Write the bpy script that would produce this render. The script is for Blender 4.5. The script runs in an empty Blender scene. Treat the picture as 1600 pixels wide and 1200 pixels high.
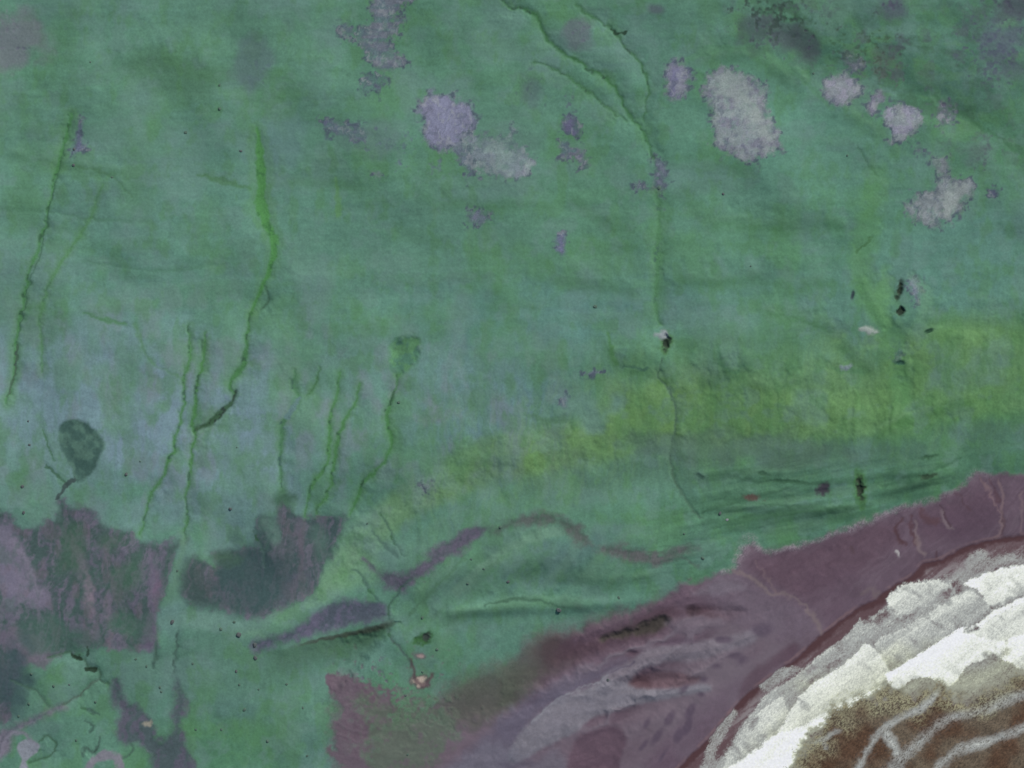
import bpy, math, random
import numpy as np

# ------------------------------------------------------------------ camera, sky, sun, exposure
scene = bpy.context.scene
CAM_H = 4000.0                      # nadir view from the air; the picture is 800 m wide
MPP = 0.5                           # metres of ground per photograph pixel (at sea level)
cam_data = bpy.data.cameras.new("camera")
cam_data.sensor_width = 36.0
cam_data.lens = 36.0 * CAM_H / (1600 * MPP)
cam_data.clip_start = 10.0
cam_data.clip_end = 40000.0
cam = bpy.data.objects.new("camera", cam_data)
cam.location = (0, 0, CAM_H)
cam.rotation_euler = (0, 0, 0)
scene.collection.objects.link(cam)
scene.camera = cam

SUN_EL, SUN_AZ = 40.0, 38.0         # degrees; azimuth clockwise from the top of the picture
world = bpy.data.worlds.new("World"); scene.world = world
world.use_nodes = True
wn = world.node_tree; wn.nodes.clear()
sky = wn.nodes.new('ShaderNodeTexSky'); sky.sky_type = 'NISHITA'
sky.sun_disc = False
sky.sun_elevation = math.radians(SUN_EL)
sky.sun_rotation = math.radians(SUN_AZ)
bg = wn.nodes.new('ShaderNodeBackground'); bg.inputs['Strength'].default_value = 0.09
wo = wn.nodes.new('ShaderNodeOutputWorld')
wn.links.new(sky.outputs[0], bg.inputs[0]); wn.links.new(bg.outputs[0], wo.inputs[0])

sd = bpy.data.lights.new("sun", 'SUN')
sd.energy = 3.6; sd.angle = math.radians(0.6); sd.color = (1.0, 0.96, 0.9)
sun = bpy.data.objects.new("sun", sd)
sun.rotation_euler = (math.radians(90 - SUN_EL), 0, math.radians(180 - SUN_AZ))
sun.location = (0, 0, 500)
scene.collection.objects.link(sun)

vs = scene.view_settings
vs.view_transform = 'Standard'; vs.look = 'None'; vs.exposure = 0.0; vs.gamma = 1.0
vs.use_curve_mapping = False

# light falling on level ground, so that photographed colours can be turned into base colours
K = np.array([0.950, 0.945, 1.060], dtype=np.float64)
def lin(c):
    c = np.asarray(c, dtype=np.float64) / 255.0
    return np.where(c <= 0.04045, c / 12.92, ((c + 0.055) / 1.055) ** 2.4)
def alb(*c):
    return (lin(c) / K).astype(np.float32)

# ------------------------------------------------------------------ noise
rng = np.random.default_rng(11)
PERM = rng.random((256, 256)).astype(np.float32) * 2 - 1
def vnoise(x, y):
    xi = np.floor(x).astype(np.int32); yi = np.floor(y).astype(np.int32)
    fx = (x - xi).astype(np.float32); fy = (y - yi).astype(np.float32)
    fx = fx * fx * fx * (fx * (fx * 6 - 15) + 10); fy = fy * fy * fy * (fy * (fy * 6 - 15) + 10)
    x0 = xi & 255; x1 = (xi + 1) & 255; y0 = yi & 255; y1 = (yi + 1) & 255
    a = PERM[y0, x0]; b = PERM[y0, x1]; c = PERM[y1, x0]; d = PERM[y1, x1]
    return a + (b - a) * fx + (c - a) * fy + (a - b - c + d) * fx * fy
ROT = 0.6
def fbm(x, y, scale, octs=4, seed=0.0, gain=0.5, ax=1.0, ay=1.0):
    s = 1.0; t = 0.0; out = 0.0
    u = x / (scale * ax) + seed * 17.31; v = y / (scale * ay) + seed * 7.77
    for k in range(octs):
        out = out + s * vnoise(u, v); t += s
        u, v = (u * math.cos(ROT) - v * math.sin(ROT)) * 2.03 + 5.2, (u * math.sin(ROT) + v * math.cos(ROT)) * 2.03 + 1.3
        s *= gain
    return out / t * 1.6
def streak(x, y, sx, sy, octs=2, seed=0.0):
    out = 0; s = 1.0; t = 0
    for k in range(octs):
        out = out + s * vnoise(x / sx * 2 ** k + seed * 3.7, y / sy * 2 ** k + seed * 9.1); t += s; s *= .6
    return out / t * 1.5
def sstep(a, b, x):
    t = np.clip((x - a) / (b - a), 0, 1)
    return t * t * (3 - 2 * t)

# ------------------------------------------------------------------ curves
def smooth(pts, closed=False, step=6.0):
    P = np.array(pts, float); n = len(P); out = []
    rng_i = range(n if closed else n - 1)
    for i in rng_i:
        p1 = P[i]; p2 = P[(i + 1) % n]
        p0 = P[i - 1] if (closed or i > 0) else p1 - (p2 - p1)
        p3 = P[(i + 2) % n] if (closed or i + 2 < n) else p2 + (p2 - p1)
        m = max(1, min(12, int(np.hypot(*(p2 - p1)) / step)))
        for k in range(m):
            t = k / m
            out.append(0.5 * ((2 * p1) + (-p0 + p2) * t + (2 * p0 - 5 * p1 + 4 * p2 - p3) * t * t + (-p0 + 3 * p1 - 3 * p2 + p3) * t ** 3))
    if not closed: out.append(P[-1])
    return np.array(out)
def seg_dist(X, Y, P, closed=False):
    """unsigned distance to a polyline, the side (+ is to the left of travel in pixel space) and length along it"""
    best = np.full(X.shape, 1e12, np.float32); side = np.zeros(X.shape, np.float32); along = np.zeros(X.shape, np.float32)
    Q = np.vstack([P, P[:1]]) if closed else P
    acc = 0.0
    for a, b in zip(Q[:-1], Q[1:]):
        d = b - a; L2 = float(d @ d)
        if L2 < 1e-9: continue
        t = np.clip(((X - a[0]) * d[0] + (Y - a[1]) * d[1]) / L2, 0, 1)
        ex = X - (a[0] + t * d[0]); ey = Y - (a[1] + t * d[1])
        dd = ex * ex + ey * ey
        m = dd < best
        best = np.where(m, dd, best)
        side = np.where(m, ex * d[1] - ey * d[0], side)
        along = np.where(m, acc + t * math.sqrt(L2), along)
        acc += math.sqrt(L2)
    return np.sqrt(best), side, along, acc
def inside(X, Y, P):
    r = np.zeros(X.shape, bool)
    x1, y1 = P[-1]
    for x2, y2 in P:
        c = (y1 > Y) != (y2 > Y)
        if y1 != y2:
            r ^= c & (X < (x2 - x1) * (Y - y1) / (y2 - y1) + x1)
        x1, y1 = x2, y2
    return r

# ------------------------------------------------------------------ the grid of the land and the sea
def axis(half, step, far):
    c = list(np.arange(-half, half + step * .5, step)); s = step; e = []
    p = c[-1]
    while p < far:
        s *= 1.17; p += s; e.append(p)
    return np.array([-v for v in e[::-1]] + c + e)
gx = axis(414.0, 0.75, 9000.0); gy = axis(314.0, 0.75, 9000.0)
NX, NY = len(gx), len(gy)
GX, GY = np.meshgrid(gx, gy)
RX = (800 + GX / MPP).astype(np.float32); RY = (600 - GY / MPP).astype(np.float32)
rx = 800 + gx / MPP; ry = 600 - gy / MPP        # ry falls with the index

COAST = [(-17000, 15500), (-2600, 4300), (300, 1880), (820, 1420), (1060, 1200), (1110, 1150), (1160, 1092), (1210, 1052), (1250, 1022),
         (1285, 991), (1330, 956), (1370, 936), (1396, 915), (1430, 896), (1442, 880), (1470, 873), (1500, 858), (1540, 845), (1600, 836),
         (1900, 770), (3000, 560), (18000, -2600)]
COAST = np.vstack([COAST[:4], smooth(COAST[4:19]), COAST[19:]]).astype(float)
SEA_POLY = np.vstack([COAST, [(18000, 18000)]])
BEACH_TOP = np.vstack([[(-17000, 15000), (-2600, 3700), (200, 1400), (520, 1215)],
             smooth([(527, 1130), (522, 1058), (560, 1052), (610, 1075), (650, 1090), (700, 1082), (760, 1060), (800, 1020), (850, 985), (900, 967), (960, 955),
                     (1000, 940), (1040, 922), (1080, 907), (1110, 898), (1143, 890), (1152, 872), (1172, 848), (1205, 862), (1250, 850), (1300, 835),
                     (1350, 815), (1400, 795), (1450, 780), (1485, 769), (1510, 750), (1525, 736), (1545, 738), (1600, 738), (1700, 720)]),
             [(3000, 470), (18000, -2900)]]).astype(float)
SCARP = np.vstack([[(-17000, 9000), (-600, 1500), (250, 1020), (480, 850)], smooth([(560, 800), (640, 762), (720, 712), (850, 672), (980, 640), (1100, 625), (1250, 612), (1420, 600), (1600, 560)]), [(3000, 380), (18000, -3000)]]).astype(float)

def base_height(X, Y):
    dc, sc, _, _ = seg_dist(X, Y, COAST)
    land = np.where(sc > 0, dc, -dc)          # + inland
    return land
_d, _s, _, _ = seg_dist(np.array([1100.0, 1500.0]), np.array([400.0, 1150.0]), COAST)
SGN = 1.0 if _s[0] > 0 else -1.0
def signed(X, Y, P):
    d, s, _, _ = seg_dist(X, Y, P)
    return d * np.sign(s) * SGN
def coarse(fn):
    """evaluate a smooth far-reaching field on every 3rd grid line and interpolate"""
    ix = np.unique(np.r_[np.arange(0, NX, 3), NX - 1]); iy = np.unique(np.r_[np.arange(0, NY, 3), NY - 1])
    F = fn(RX[np.ix_(iy, ix)].astype(np.float64), RY[np.ix_(iy, ix)].astype(np.float64))
    A = np.empty((len(iy), NX)); 
    for j in range(len(iy)): A[j] = np.interp(np.arange(NX), ix, F[j])
    B = np.empty((NY, NX))
    k = np.arange(NY)
    i1 = np.clip(np.searchsorted(iy, k, side='right'), 1, len(iy) - 1); i0 = i1 - 1
    w = ((k - iy[i0]) / (iy[i1] - iy[i0]))[:, None]
    return (A[i0] * (1 - w) + A[i1] * w).astype(np.float32)
D_COAST = coarse(lambda x, y: signed(x, y, COAST))        # px, + inland
D_GRASS = coarse(lambda x, y: signed(x, y, BEACH_TOP))    # px, + inland
D_SCARP = coarse(lambda x, y: signed(x, y, SCARP))
def gentle(d_coast, d_grass, d_scarp):
    z = np.where(d_coast > 0, 3.2 * (1 - np.exp(-np.maximum(d_coast, 0) / 40.0)), -1.6 * (1 - np.exp(np.minimum(d_coast, 0) / 60.0)))
    z = z + 3.5 * sstep(-60, 90, d_grass) + 0.010 * np.clip(d_grass, 0, 1200)
    z = z + 12.0 * sstep(-70, 110, d_scarp)
    return z
Z = gentle(D_COAST, D_GRASS, D_SCARP).astype(np.float32)
# the photograph pixel in which each ground point appears
f = CAM_H / (CAM_H - Z)
PX = (800 + GX / MPP * f).astype(np.float32); PY = (600 - GY / MPP * f).astype(np.float32)

def win(pts, pad):
    P = np.asarray(pts, float); x0, y0 = P.min(0) - pad - 12; x1, y1 = P.max(0) + pad + 12
    i0, i1 = np.searchsorted(rx, [x0, x1])
    j0 = NY - np.searchsorted(ry[::-1], y1); j1 = NY - np.searchsorted(ry[::-1], y0)
    return (slice(max(0, j0 - 1), j1 + 1), slice(max(0, i0 - 1), i1 + 1))

N_fine = fbm(PX, PY, 9, 3, 1)          # edge raggedness
N_mid = fbm(PX, PY, 34, 4, 2)
N_big = fbm(PX, PY, 170, 4, 3)
N_huge = fbm(PX, PY, 420, 3, 4)
N_spk = fbm(PX, PY, 5.5, 2, 7)
N_pix = rng.standard_normal(PX.shape).astype(np.float32)
V_str = streak(PX, PY, 5.0, 34.0, 2, 5)
H_str = streak(PX, PY, 40.0, 5.0, 2, 6)

# ------------------------------------------------------------------ relief of the land
land_w = sstep(-40, 60, D_GRASS)
Z += land_w * (3.6 * fbm(PX, PY, 150, 2, 3, gain=.4) + 0.30 * N_mid + 0.035 * N_fine)
Z += (1 - land_w) * sstep(0, 60, D_COAST) * (0.35 * N_mid + 0.03 * N_fine)

COL = np.empty(PX.shape + (3,), np.float32)
RID = np.zeros(PX.shape, np.int32)
REGION = {0: dict(name='grassland', mat='grass', kind='structure')}
def region(name, mat, label=None):
    k = len(REGION); REGION[k] = dict(name=name, mat=mat, kind='structure', label=label); return k
def lay(sl, mask, color):
    m = mask[..., None]
    COL[sl] = COL[sl] * (1 - m) + np.asarray(color, np.float32) * m

# ---- grass: soft drifts of different swards
COL[:] = alb(83, 121, 103)
def drift(cx, cy, rx_, ry_, ang, color, strength, rough=0.55):
    R = max(rx_, ry_) * 1.9
    sl = win([(cx - R, cy - R), (cx + R, cy + R)], 0)
    x = PX[sl] - cx; y = PY[sl] - cy; a = math.radians(ang)
    u = (x * math.cos(a) + y * math.sin(a)) / rx_; v = (-x * math.sin(a) + y * math.cos(a)) / ry_
    r = np.sqrt(u * u + v * v) + rough * (0.6 * N_mid[sl] + 0.5 * N_big[sl])
    lay(sl, strength * (1 - sstep(0.35, 1.35, r)), alb(*color))
lay(slice(None), np.clip(0.30 * sstep(-.2, .9, N_huge), 0, 1), alb(90, 128, 112))
lay(slice(None), np.clip(0.30 * sstep(.0, 1.0, -N_big), 0, 1), alb(72, 114, 92))
PALE = (110, 133, 141); GREEN = (78, 124, 88); YEL = (108, 145, 103); DARK = (66, 104, 84); BLUE = (88, 124, 122)
for d in [
    (150, 640, 330, 170, 0, PALE, .75), (330, 700, 220, 160, 0, (109, 131, 141), .78), (230, 380, 330, 130, 0, (89, 129, 114), .5),
    (710, 625, 200, 90, 10, (98, 126, 130), .85), (570, 600, 170, 100, 0, (92, 128, 112), .5), (60, 90, 190, 90, 0, (80, 121, 95), .6), (420, 60, 170, 60, 0, (88, 128, 104), .5),
    (280, 120, 90, 36, 15, (72, 108, 84), .75), (690, 80, 220, 110, 0, (80, 120, 96), .6), (600, 250, 120, 60, 0, (80, 122, 96), .4), (900, 330, 120, 110, 0, (76, 118, 90), .45),
    (560, 440, 300, 80, 0, (84, 124, 104), .4), (930, 500, 200, 60, 0, BLUE, .5), (760, 480, 200, 60, 0, (84, 122, 112), .5), (1020, 640, 130, 70, 0, (90, 131, 80), .6),
    (1130, 160, 260, 150, 20, (82, 124, 102), .4), (1250, 230, 160, 100, 40, (88, 130, 112), .6), (1330, 60, 190, 90, 10, DARK, .75), (1480, 110, 210, 110, 20, (62, 96, 80), .85), (1420, 50, 110, 70, 0, (80, 118, 100), .5),
    (1560, 220, 110, 60, 30, (70, 112, 82), .7), (1500, 400, 190, 80, 0, (86, 124, 114), .6), (1250, 360, 200, 80, 0, (80, 124, 96), .5), (1200, 470, 220, 60, 0, (84, 122, 108), .6), (1150, 330, 120, 50, 0, (90, 128, 112), .5),
    (1120, 560, 190, 60, 0, (88, 130, 92), .6), (1240, 620, 320, 70, -3, YEL, .85), (1490, 570, 180, 60, -5, (95, 134, 84), .95), (1130, 660, 170, 55, 0, (92, 127, 74), .9), (1000, 672, 140, 60, -5, (86, 122, 66), .95), (830, 708, 140, 42, -12, (86, 119, 70), .95), (690, 768, 100, 26, -27, (90, 125, 76), .95), (590, 830, 90, 26, -52, (98, 136, 100), .8), (1300, 640, 200, 40, -3, (94, 132, 80), .7), (610, 800, 60, 30, -35, (96, 134, 92), .6),
    (1480, 650, 180, 45, -8, (76, 124, 70), .85), (1380, 700, 260, 40, -6, (72, 110, 84), .7), (1120, 730, 220, 50, 0, (76, 110, 90), .8), (1250, 790, 230, 60, -8, (68, 106, 82), .75), (1480, 740, 160, 40, -10, (66, 102, 78), .75), (900, 770, 220, 40, -8, (82, 116, 96), .6), (1000, 820, 200, 50, 0, (76, 116, 90), .6),
    (850, 880, 210, 50, -10, (78, 104, 102), .85), (640, 870, 70, 35, 0, (88, 124, 106), .7), (1000, 890, 170, 40, 0, (70, 108, 84), .7), (780, 950, 200, 26, -5, (92, 132, 112), .75), (690, 910, 90, 50, -40, (84, 122, 98), .6),
    (400, 1120, 170, 130, 0, (76, 107, 98), .9), (360, 1050, 120, 50, 0, (82, 118, 100), .7), (480, 1100, 80, 60, 0, (86, 124, 104), .6), (340, 1180, 110, 60, 0, (70, 112, 82), .8), (600, 1110, 80, 60, 0, (78, 118, 88), .7), (560, 1030, 60, 26, -35, (92, 128, 114), .8),
    (110, 1080, 120, 60, 0, (84, 122, 100), .7), (140, 1150, 140, 50, 0, (86, 124, 106), .6), (200, 1060, 60, 60, 0, (84, 120, 102), .6), (480, 930, 120, 24, -30, (104, 140, 116), .8), (550, 860, 50, 70, 20, (98, 138, 106), .7), (270, 930, 20, 70, 8, (94, 126, 118), .9), (340, 970, 70, 14, 0, (100, 132, 120), .8),
    (200, 800, 200, 40, 0, (98, 130, 122), .6), (380, 790, 110, 60, 0, (98, 130, 122), .6), (520, 660, 120, 90, 0, (92, 128, 112), .4), (40, 760, 60, 60, 0, (90, 130, 108), .6),
]: drift(*d)
def bank():
    P = smooth([(1420, 522), (1500, 505), (1600, 515), (1720, 500), (1720, 636), (1600, 642), (1480, 662), (1400, 682), (1250, 692), (1120, 697), (1040, 692), (960, 716), (860, 740), (760, 748), (690, 774), (632, 812), (592, 852), (556, 896), (505, 938), (476, 936), (520, 880), (556, 826), (606, 786), (658, 746), (720, 700), (800, 676), (900, 662), (960, 622), (1040, 602), (1150, 602), (1280, 612), (1380, 598)], True, 12)
    sl = win(P, 60); x, y = PX[sl], PY[sl]
    d, _, _, _ = seg_dist(x, y, P, True)
    s_ = np.where(inside(x, y, P), d, -d) + 9 * N_mid[sl] + 3 * N_fine[sl]
    k = sstep(1150, 1350, x)[..., None] * .6
    low = sstep(600, 800, x)[..., None]
    c = alb(104, 138, 108) * (1 - low) + (alb(92, 126, 80) * (1 - k) + alb(97, 135, 89) * k) * low
    lay(sl, .72 * sstep(-16, 18, s_), c)
    Z[sl] += 1.5 * sstep(-10, 40, s_)
    lay(sl, .75 * np.exp(-((s_ + 24) / 18.0) ** 2) * sstep(0, 40, D_SCARP[sl] * -1 + 20) * sstep(760, 950, x), alb(70, 100, 84))  # shaded slope below the bank, darkened in the colour
bank()
tex = 1 + 0.03 * V_str * sstep(300, 500, PY) + 0.02 * V_str + 0.035 * H_str * (1 - sstep(200, 500, PY)) + 0.05 * N_fine + 0.06 * N_mid + 0.035 * N_spk + 0.03 * N_pix
COL *= tex[..., None] * np.array([1.10, 1.07, 1.20], np.float32)
# small drifts of livelier and of duller green
lay(slice(None), 0.42 * sstep(.1, .8, fbm(PX, PY, 60, 5, 21, ay=1.4)), alb(82, 126, 86))
lay(slice(None), 0.45 * sstep(.1, .8, fbm(PX, PY, 70, 5, 22)), alb(100, 128, 128))
pale_z = np.exp(-(((PX - 260) / 420) ** 2 + ((PY - 640) / 190) ** 2)) + .8 * np.exp(-(((PX - 720) / 170) ** 2 + ((PY - 640) / 90) ** 2))
lay(slice(None), np.clip(0.75 * pale_z, 0, 1) * sstep(-.1, .7, fbm(PX, PY, 30, 4, 23, ay=1.5)), alb(112, 126, 136))
lay(slice(None), np.clip(0.6 * pale_z, 0, 1) * sstep(.0, .8, fbm(PX, PY, 38, 4, 24, ay=1.8)), alb(92, 132, 106))
lay(slice(None), 0.40 * sstep(.1, .8, fbm(PX, PY, 26, 4, 25)), alb(98, 126, 124))
lay(slice(None), 0.40 * sstep(.15, .8, fbm(PX, PY, 20, 4, 26, ay=1.5)), alb(78, 120, 82))

hb = fbm(PX + 12 * N_mid, PY + PX * .04, 34, 4, 28, ax=4.5, ay=.7)
upl = (1 - sstep(480, 640, PY))
Z += .22 * land_w * upl * hb
lay(slice(None), 1.0 * .16 * upl * sstep(.05, .7, hb), alb(76, 118, 84)); lay(slice(None), .16 * upl * sstep(.05, .7, -hb), alb(96, 134, 118))
vb = fbm(PX + 8 * N_mid, PY, 14, 3, 29, ax=.6, ay=4.0)
mid_b = np.exp(-((D_SCARP + 10) / 95.0) ** 2) * sstep(560, 700, PX)
Z += .16 * mid_b * vb
lay(slice(None), .28 * mid_b * sstep(.05, .7, vb), alb(86, 124, 78)); lay(slice(None), .30 * mid_b * sstep(.05, .7, -vb), alb(104, 140, 100))
lay(slice(None), .30 * np.clip(pale_z, 0, 1) * sstep(.05, .7, vb), alb(88, 126, 108))
rough_ur = np.clip(np.exp(-(((PX - 1215) / 85) ** 2 + ((PY - 30) / 55) ** 2)) + np.exp(-(((PX - 1380) / 90) ** 2 + ((PY - 85) / 60) ** 2)) + np.exp(-(((PX - 1560) / 80) ** 2 + ((PY - 70) / 75) ** 2)) + .8 * np.exp(-(((PX - 1490) / 130) ** 2 + ((PY - 190 - .35 * (PX - 1490)) / 40) ** 2)), 0, 1)
br = fbm(PX + .5 * PY, PY - .4 * PX, 30, 5, 35, ax=1.6, ay=.8)
Z -= .25 * rough_ur * sstep(-.3, .8, br)
lay(slice(None), .8 * rough_ur * sstep(-.1, .6, br + .25 * N_spk), alb(64, 94, 78)); lay(slice(None), .65 * rough_ur * sstep(.2, .8, fbm(PX, PY, 26, 4, 36) + .4 * N_spk), alb(80, 84, 98)); lay(slice(None), .5 * rough_ur * sstep(.2, .7, -br), alb(84, 124, 84))
def step_line(pts, h, reach, back=60.0, crest=None, face=None):
    # a bank: the ground on the side nearer the top of the picture stands higher by h and eases off over `back` px
    P = smooth(pts); sl = win(P, back + 30)
    x = PX[sl] + 3 * N_mid[sl]; y = PY[sl] + 4 * N_mid[sl] + 2 * N_fine[sl]
    d, sd_, al, L = seg_dist(x, y, P)
    up = d * np.sign(sd_) * (1 if P[-1, 0] > P[0, 0] else -1)
    e = sstep(0, 30, al) * sstep(0, 30, L - al)
    e = e * (.45 + .55 * sstep(-.5, .5, N_mid[sl] + .5 * vnoise(al / 37.0, al * 0 + len(pts)))); h = h * .42; reach = reach * 1.25
    Z[sl] += h * e * (sstep(-reach, reach * .5, up) * (1 - sstep(0, back, up)))
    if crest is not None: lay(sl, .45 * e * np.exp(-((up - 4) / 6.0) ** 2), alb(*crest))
    if face is not None: lay(sl, .45 * e * np.exp(-((up + reach * .5) / (reach * .7)) ** 2), alb(*face))  # crest tinted lighter, face darker: slope shading repeated in the colour
for pts, h, r, b, cr, fc_ in [
    ([(1440, 528), (1470, 512), (1500, 502), (1530, 499), (1570, 508), (1640, 518)], 2.5, 14, 60, (106, 142, 110), (96, 136, 84)),
    ([(1180, 492), (1220, 488), (1260, 494), (1296, 512), (1318, 536), (1340, 560), (1380, 590)], 2.2, 12, 60, (98, 134, 108), (80, 122, 82)),
    ([(940, 512), (955, 540), (966, 566), (1000, 580), (1030, 586), (1062, 598)], 2.2, 10, 50, (98, 134, 106), (78, 120, 74)),
    ([(1060, 572), (1110, 590), (1150, 588), (1200, 600), (1270, 596), (1330, 592)], 2.4, 14, 60, (100, 136, 100), None),
    ([(1116, 532), (1126, 560), (1146, 580), (1168, 574), (1178, 540)], 1.8, 9, 40, None, (78, 120, 80)),
    ([(1340, 690), (1380, 668), (1420, 652), (1470, 634), (1540, 622)], 1.8, 10, 50, (104, 142, 100), (72, 116, 68)),
    ([(1340, 420), (1360, 470), (1390, 510), (1430, 522)], 2.0, 9, 40, (100, 140, 104), (76, 118, 78)),
    ([(880, 585), (905, 605), (890, 640), (850, 660)], 1.6, 8, 40, (100, 132, 116), None),
    ([(890, 300), (930, 330), (960, 350), (1010, 352)], 1.5, 10, 50, None, (76, 116, 82)),
    ([(850, 420), (900, 440), (960, 445), (1020, 470)], 1.5, 10, 50, None, (76, 118, 86)),
    ([(1080, 350), (1140, 345), (1200, 352), (1280, 345), (1340, 360)], 1.8, 12, 60, (94, 132, 110), (74, 118, 78)),
    ([(1050, 425), (1110, 440), (1180, 430), (1260, 440), (1320, 430)], 1.6, 12, 60, (92, 128, 112), (74, 116, 82)),
    ([(640, 300), (700, 310), (770, 318), (840, 308)], 1.2, 12, 50, None, (78, 120, 86)),
    ([(440, 270), (520, 282), (600, 290)], 1.2, 12, 50, None, (80, 122, 86)),
    ([(0, 240), (60, 246), (130, 262), (210, 268)], 1.2, 10, 50, (96, 134, 116), (76, 116, 86)),
    ([(180, 100), (230, 90), (280, 96), (330, 112), (360, 130)], 1.6, 14, 60, None, (70, 106, 80)),
    ([(1220, 95), (1270, 130), (1320, 170), (1380, 215), (1420, 250)], 1.6, 12, 60, (96, 134, 110), None),
    ([(1080, 92), (1130, 82), (1190, 92), (1230, 120), (1250, 150)], 1.8, 12, 50, (94, 132, 104), (70, 108, 82)),
    ([(640, 945), (680, 905), (720, 868)], 2.4, 12, 40, (98, 132, 112), (80, 114, 92)), ([(660, 975), (720, 958), (780, 945), (850, 940), (930, 945)], 2.2, 9, 40, (104, 142, 120), (76, 110, 84)),
    ([(840, 905), (900, 900), (960, 905), (1040, 900)], 1.6, 9, 40, (92, 128, 106), (64, 100, 78)), ([(720, 925), (770, 885), (830, 848), (880, 836)], 2.4, 14, 40, (102, 134, 116), None),
    ([(1100, 798), (1150, 790), (1220, 796), (1300, 800), (1350, 792)], 1.4, 7, 30, (94, 128, 108), (60, 92, 72)), ([(1130, 775), (1200, 772), (1260, 778)], 1.2, 6, 30, (90, 124, 104), (60, 92, 72)),
    ([(1370, 775), (1420, 760), (1470, 745), (1500, 735)], 1.3, 7, 30, (86, 122, 96), (56, 88, 66)), ([(1180, 830), (1240, 822), (1300, 812), (1360, 796)], 1.2, 7, 30, (92, 128, 106), (62, 96, 74)), ([(1070, 748), (1130, 742), (1200, 738)], 1.2, 6, 30, None, (62, 94, 76)),
]: step_line(pts, h, r, b, cr, fc_)
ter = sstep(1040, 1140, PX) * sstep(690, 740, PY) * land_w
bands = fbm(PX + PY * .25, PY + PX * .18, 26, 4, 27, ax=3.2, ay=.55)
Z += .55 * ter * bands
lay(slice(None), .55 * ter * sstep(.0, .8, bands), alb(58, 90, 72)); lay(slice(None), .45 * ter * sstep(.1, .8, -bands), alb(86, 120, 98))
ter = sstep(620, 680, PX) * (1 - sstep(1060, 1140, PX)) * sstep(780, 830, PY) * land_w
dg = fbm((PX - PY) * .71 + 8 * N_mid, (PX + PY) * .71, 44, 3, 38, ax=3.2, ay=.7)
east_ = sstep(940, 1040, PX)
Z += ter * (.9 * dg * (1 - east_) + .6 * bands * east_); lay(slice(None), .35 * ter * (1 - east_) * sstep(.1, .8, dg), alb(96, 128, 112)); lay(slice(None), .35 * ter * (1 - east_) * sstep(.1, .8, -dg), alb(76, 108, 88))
# ---- faint tracks and old terrace lines in the turf
def line_feature(pts, width, color, strength=1.0, depth=0.0, soft=1.0, wob=1.2, rid=None, taper=0.0, col_fn=None):
    P = smooth(pts); sl = win(P, width * 4 + 12)
    x = PX[sl] + wob * 2.2 * N_fine[sl]; y = PY[sl] + wob * 2.2 * np.roll(N_fine[sl], 7, axis=1)
    d, s, al, L = seg_dist(x, y, P)
    t = al / max(L, 1e-6)
    w = width * (1 + 0.35 * vnoise(al / 17.0, al * 0 + len(pts) * 3.1) + .5 * vnoise(al / 41.0, al * 0 + len(pts) * 1.7)) * 0.5
    if taper: w = w * (1 - taper * np.abs(2 * t - 1) ** 2)
    m = 1 - sstep(-soft * .9, soft * 1.1, d - w)
    c = alb(*color) if col_fn is None else col_fn(sl, t, d, s)
    lay(sl, m * strength, c)
    if depth: Z[sl] -= .35 * depth * (1 - sstep(0, 1, d / (w * 2.2 + 3.0)))
    if rid is not None: RID[sl] = np.where(m * strength > 0.5, rid, RID[sl])
    return sl, d, t, m
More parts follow.
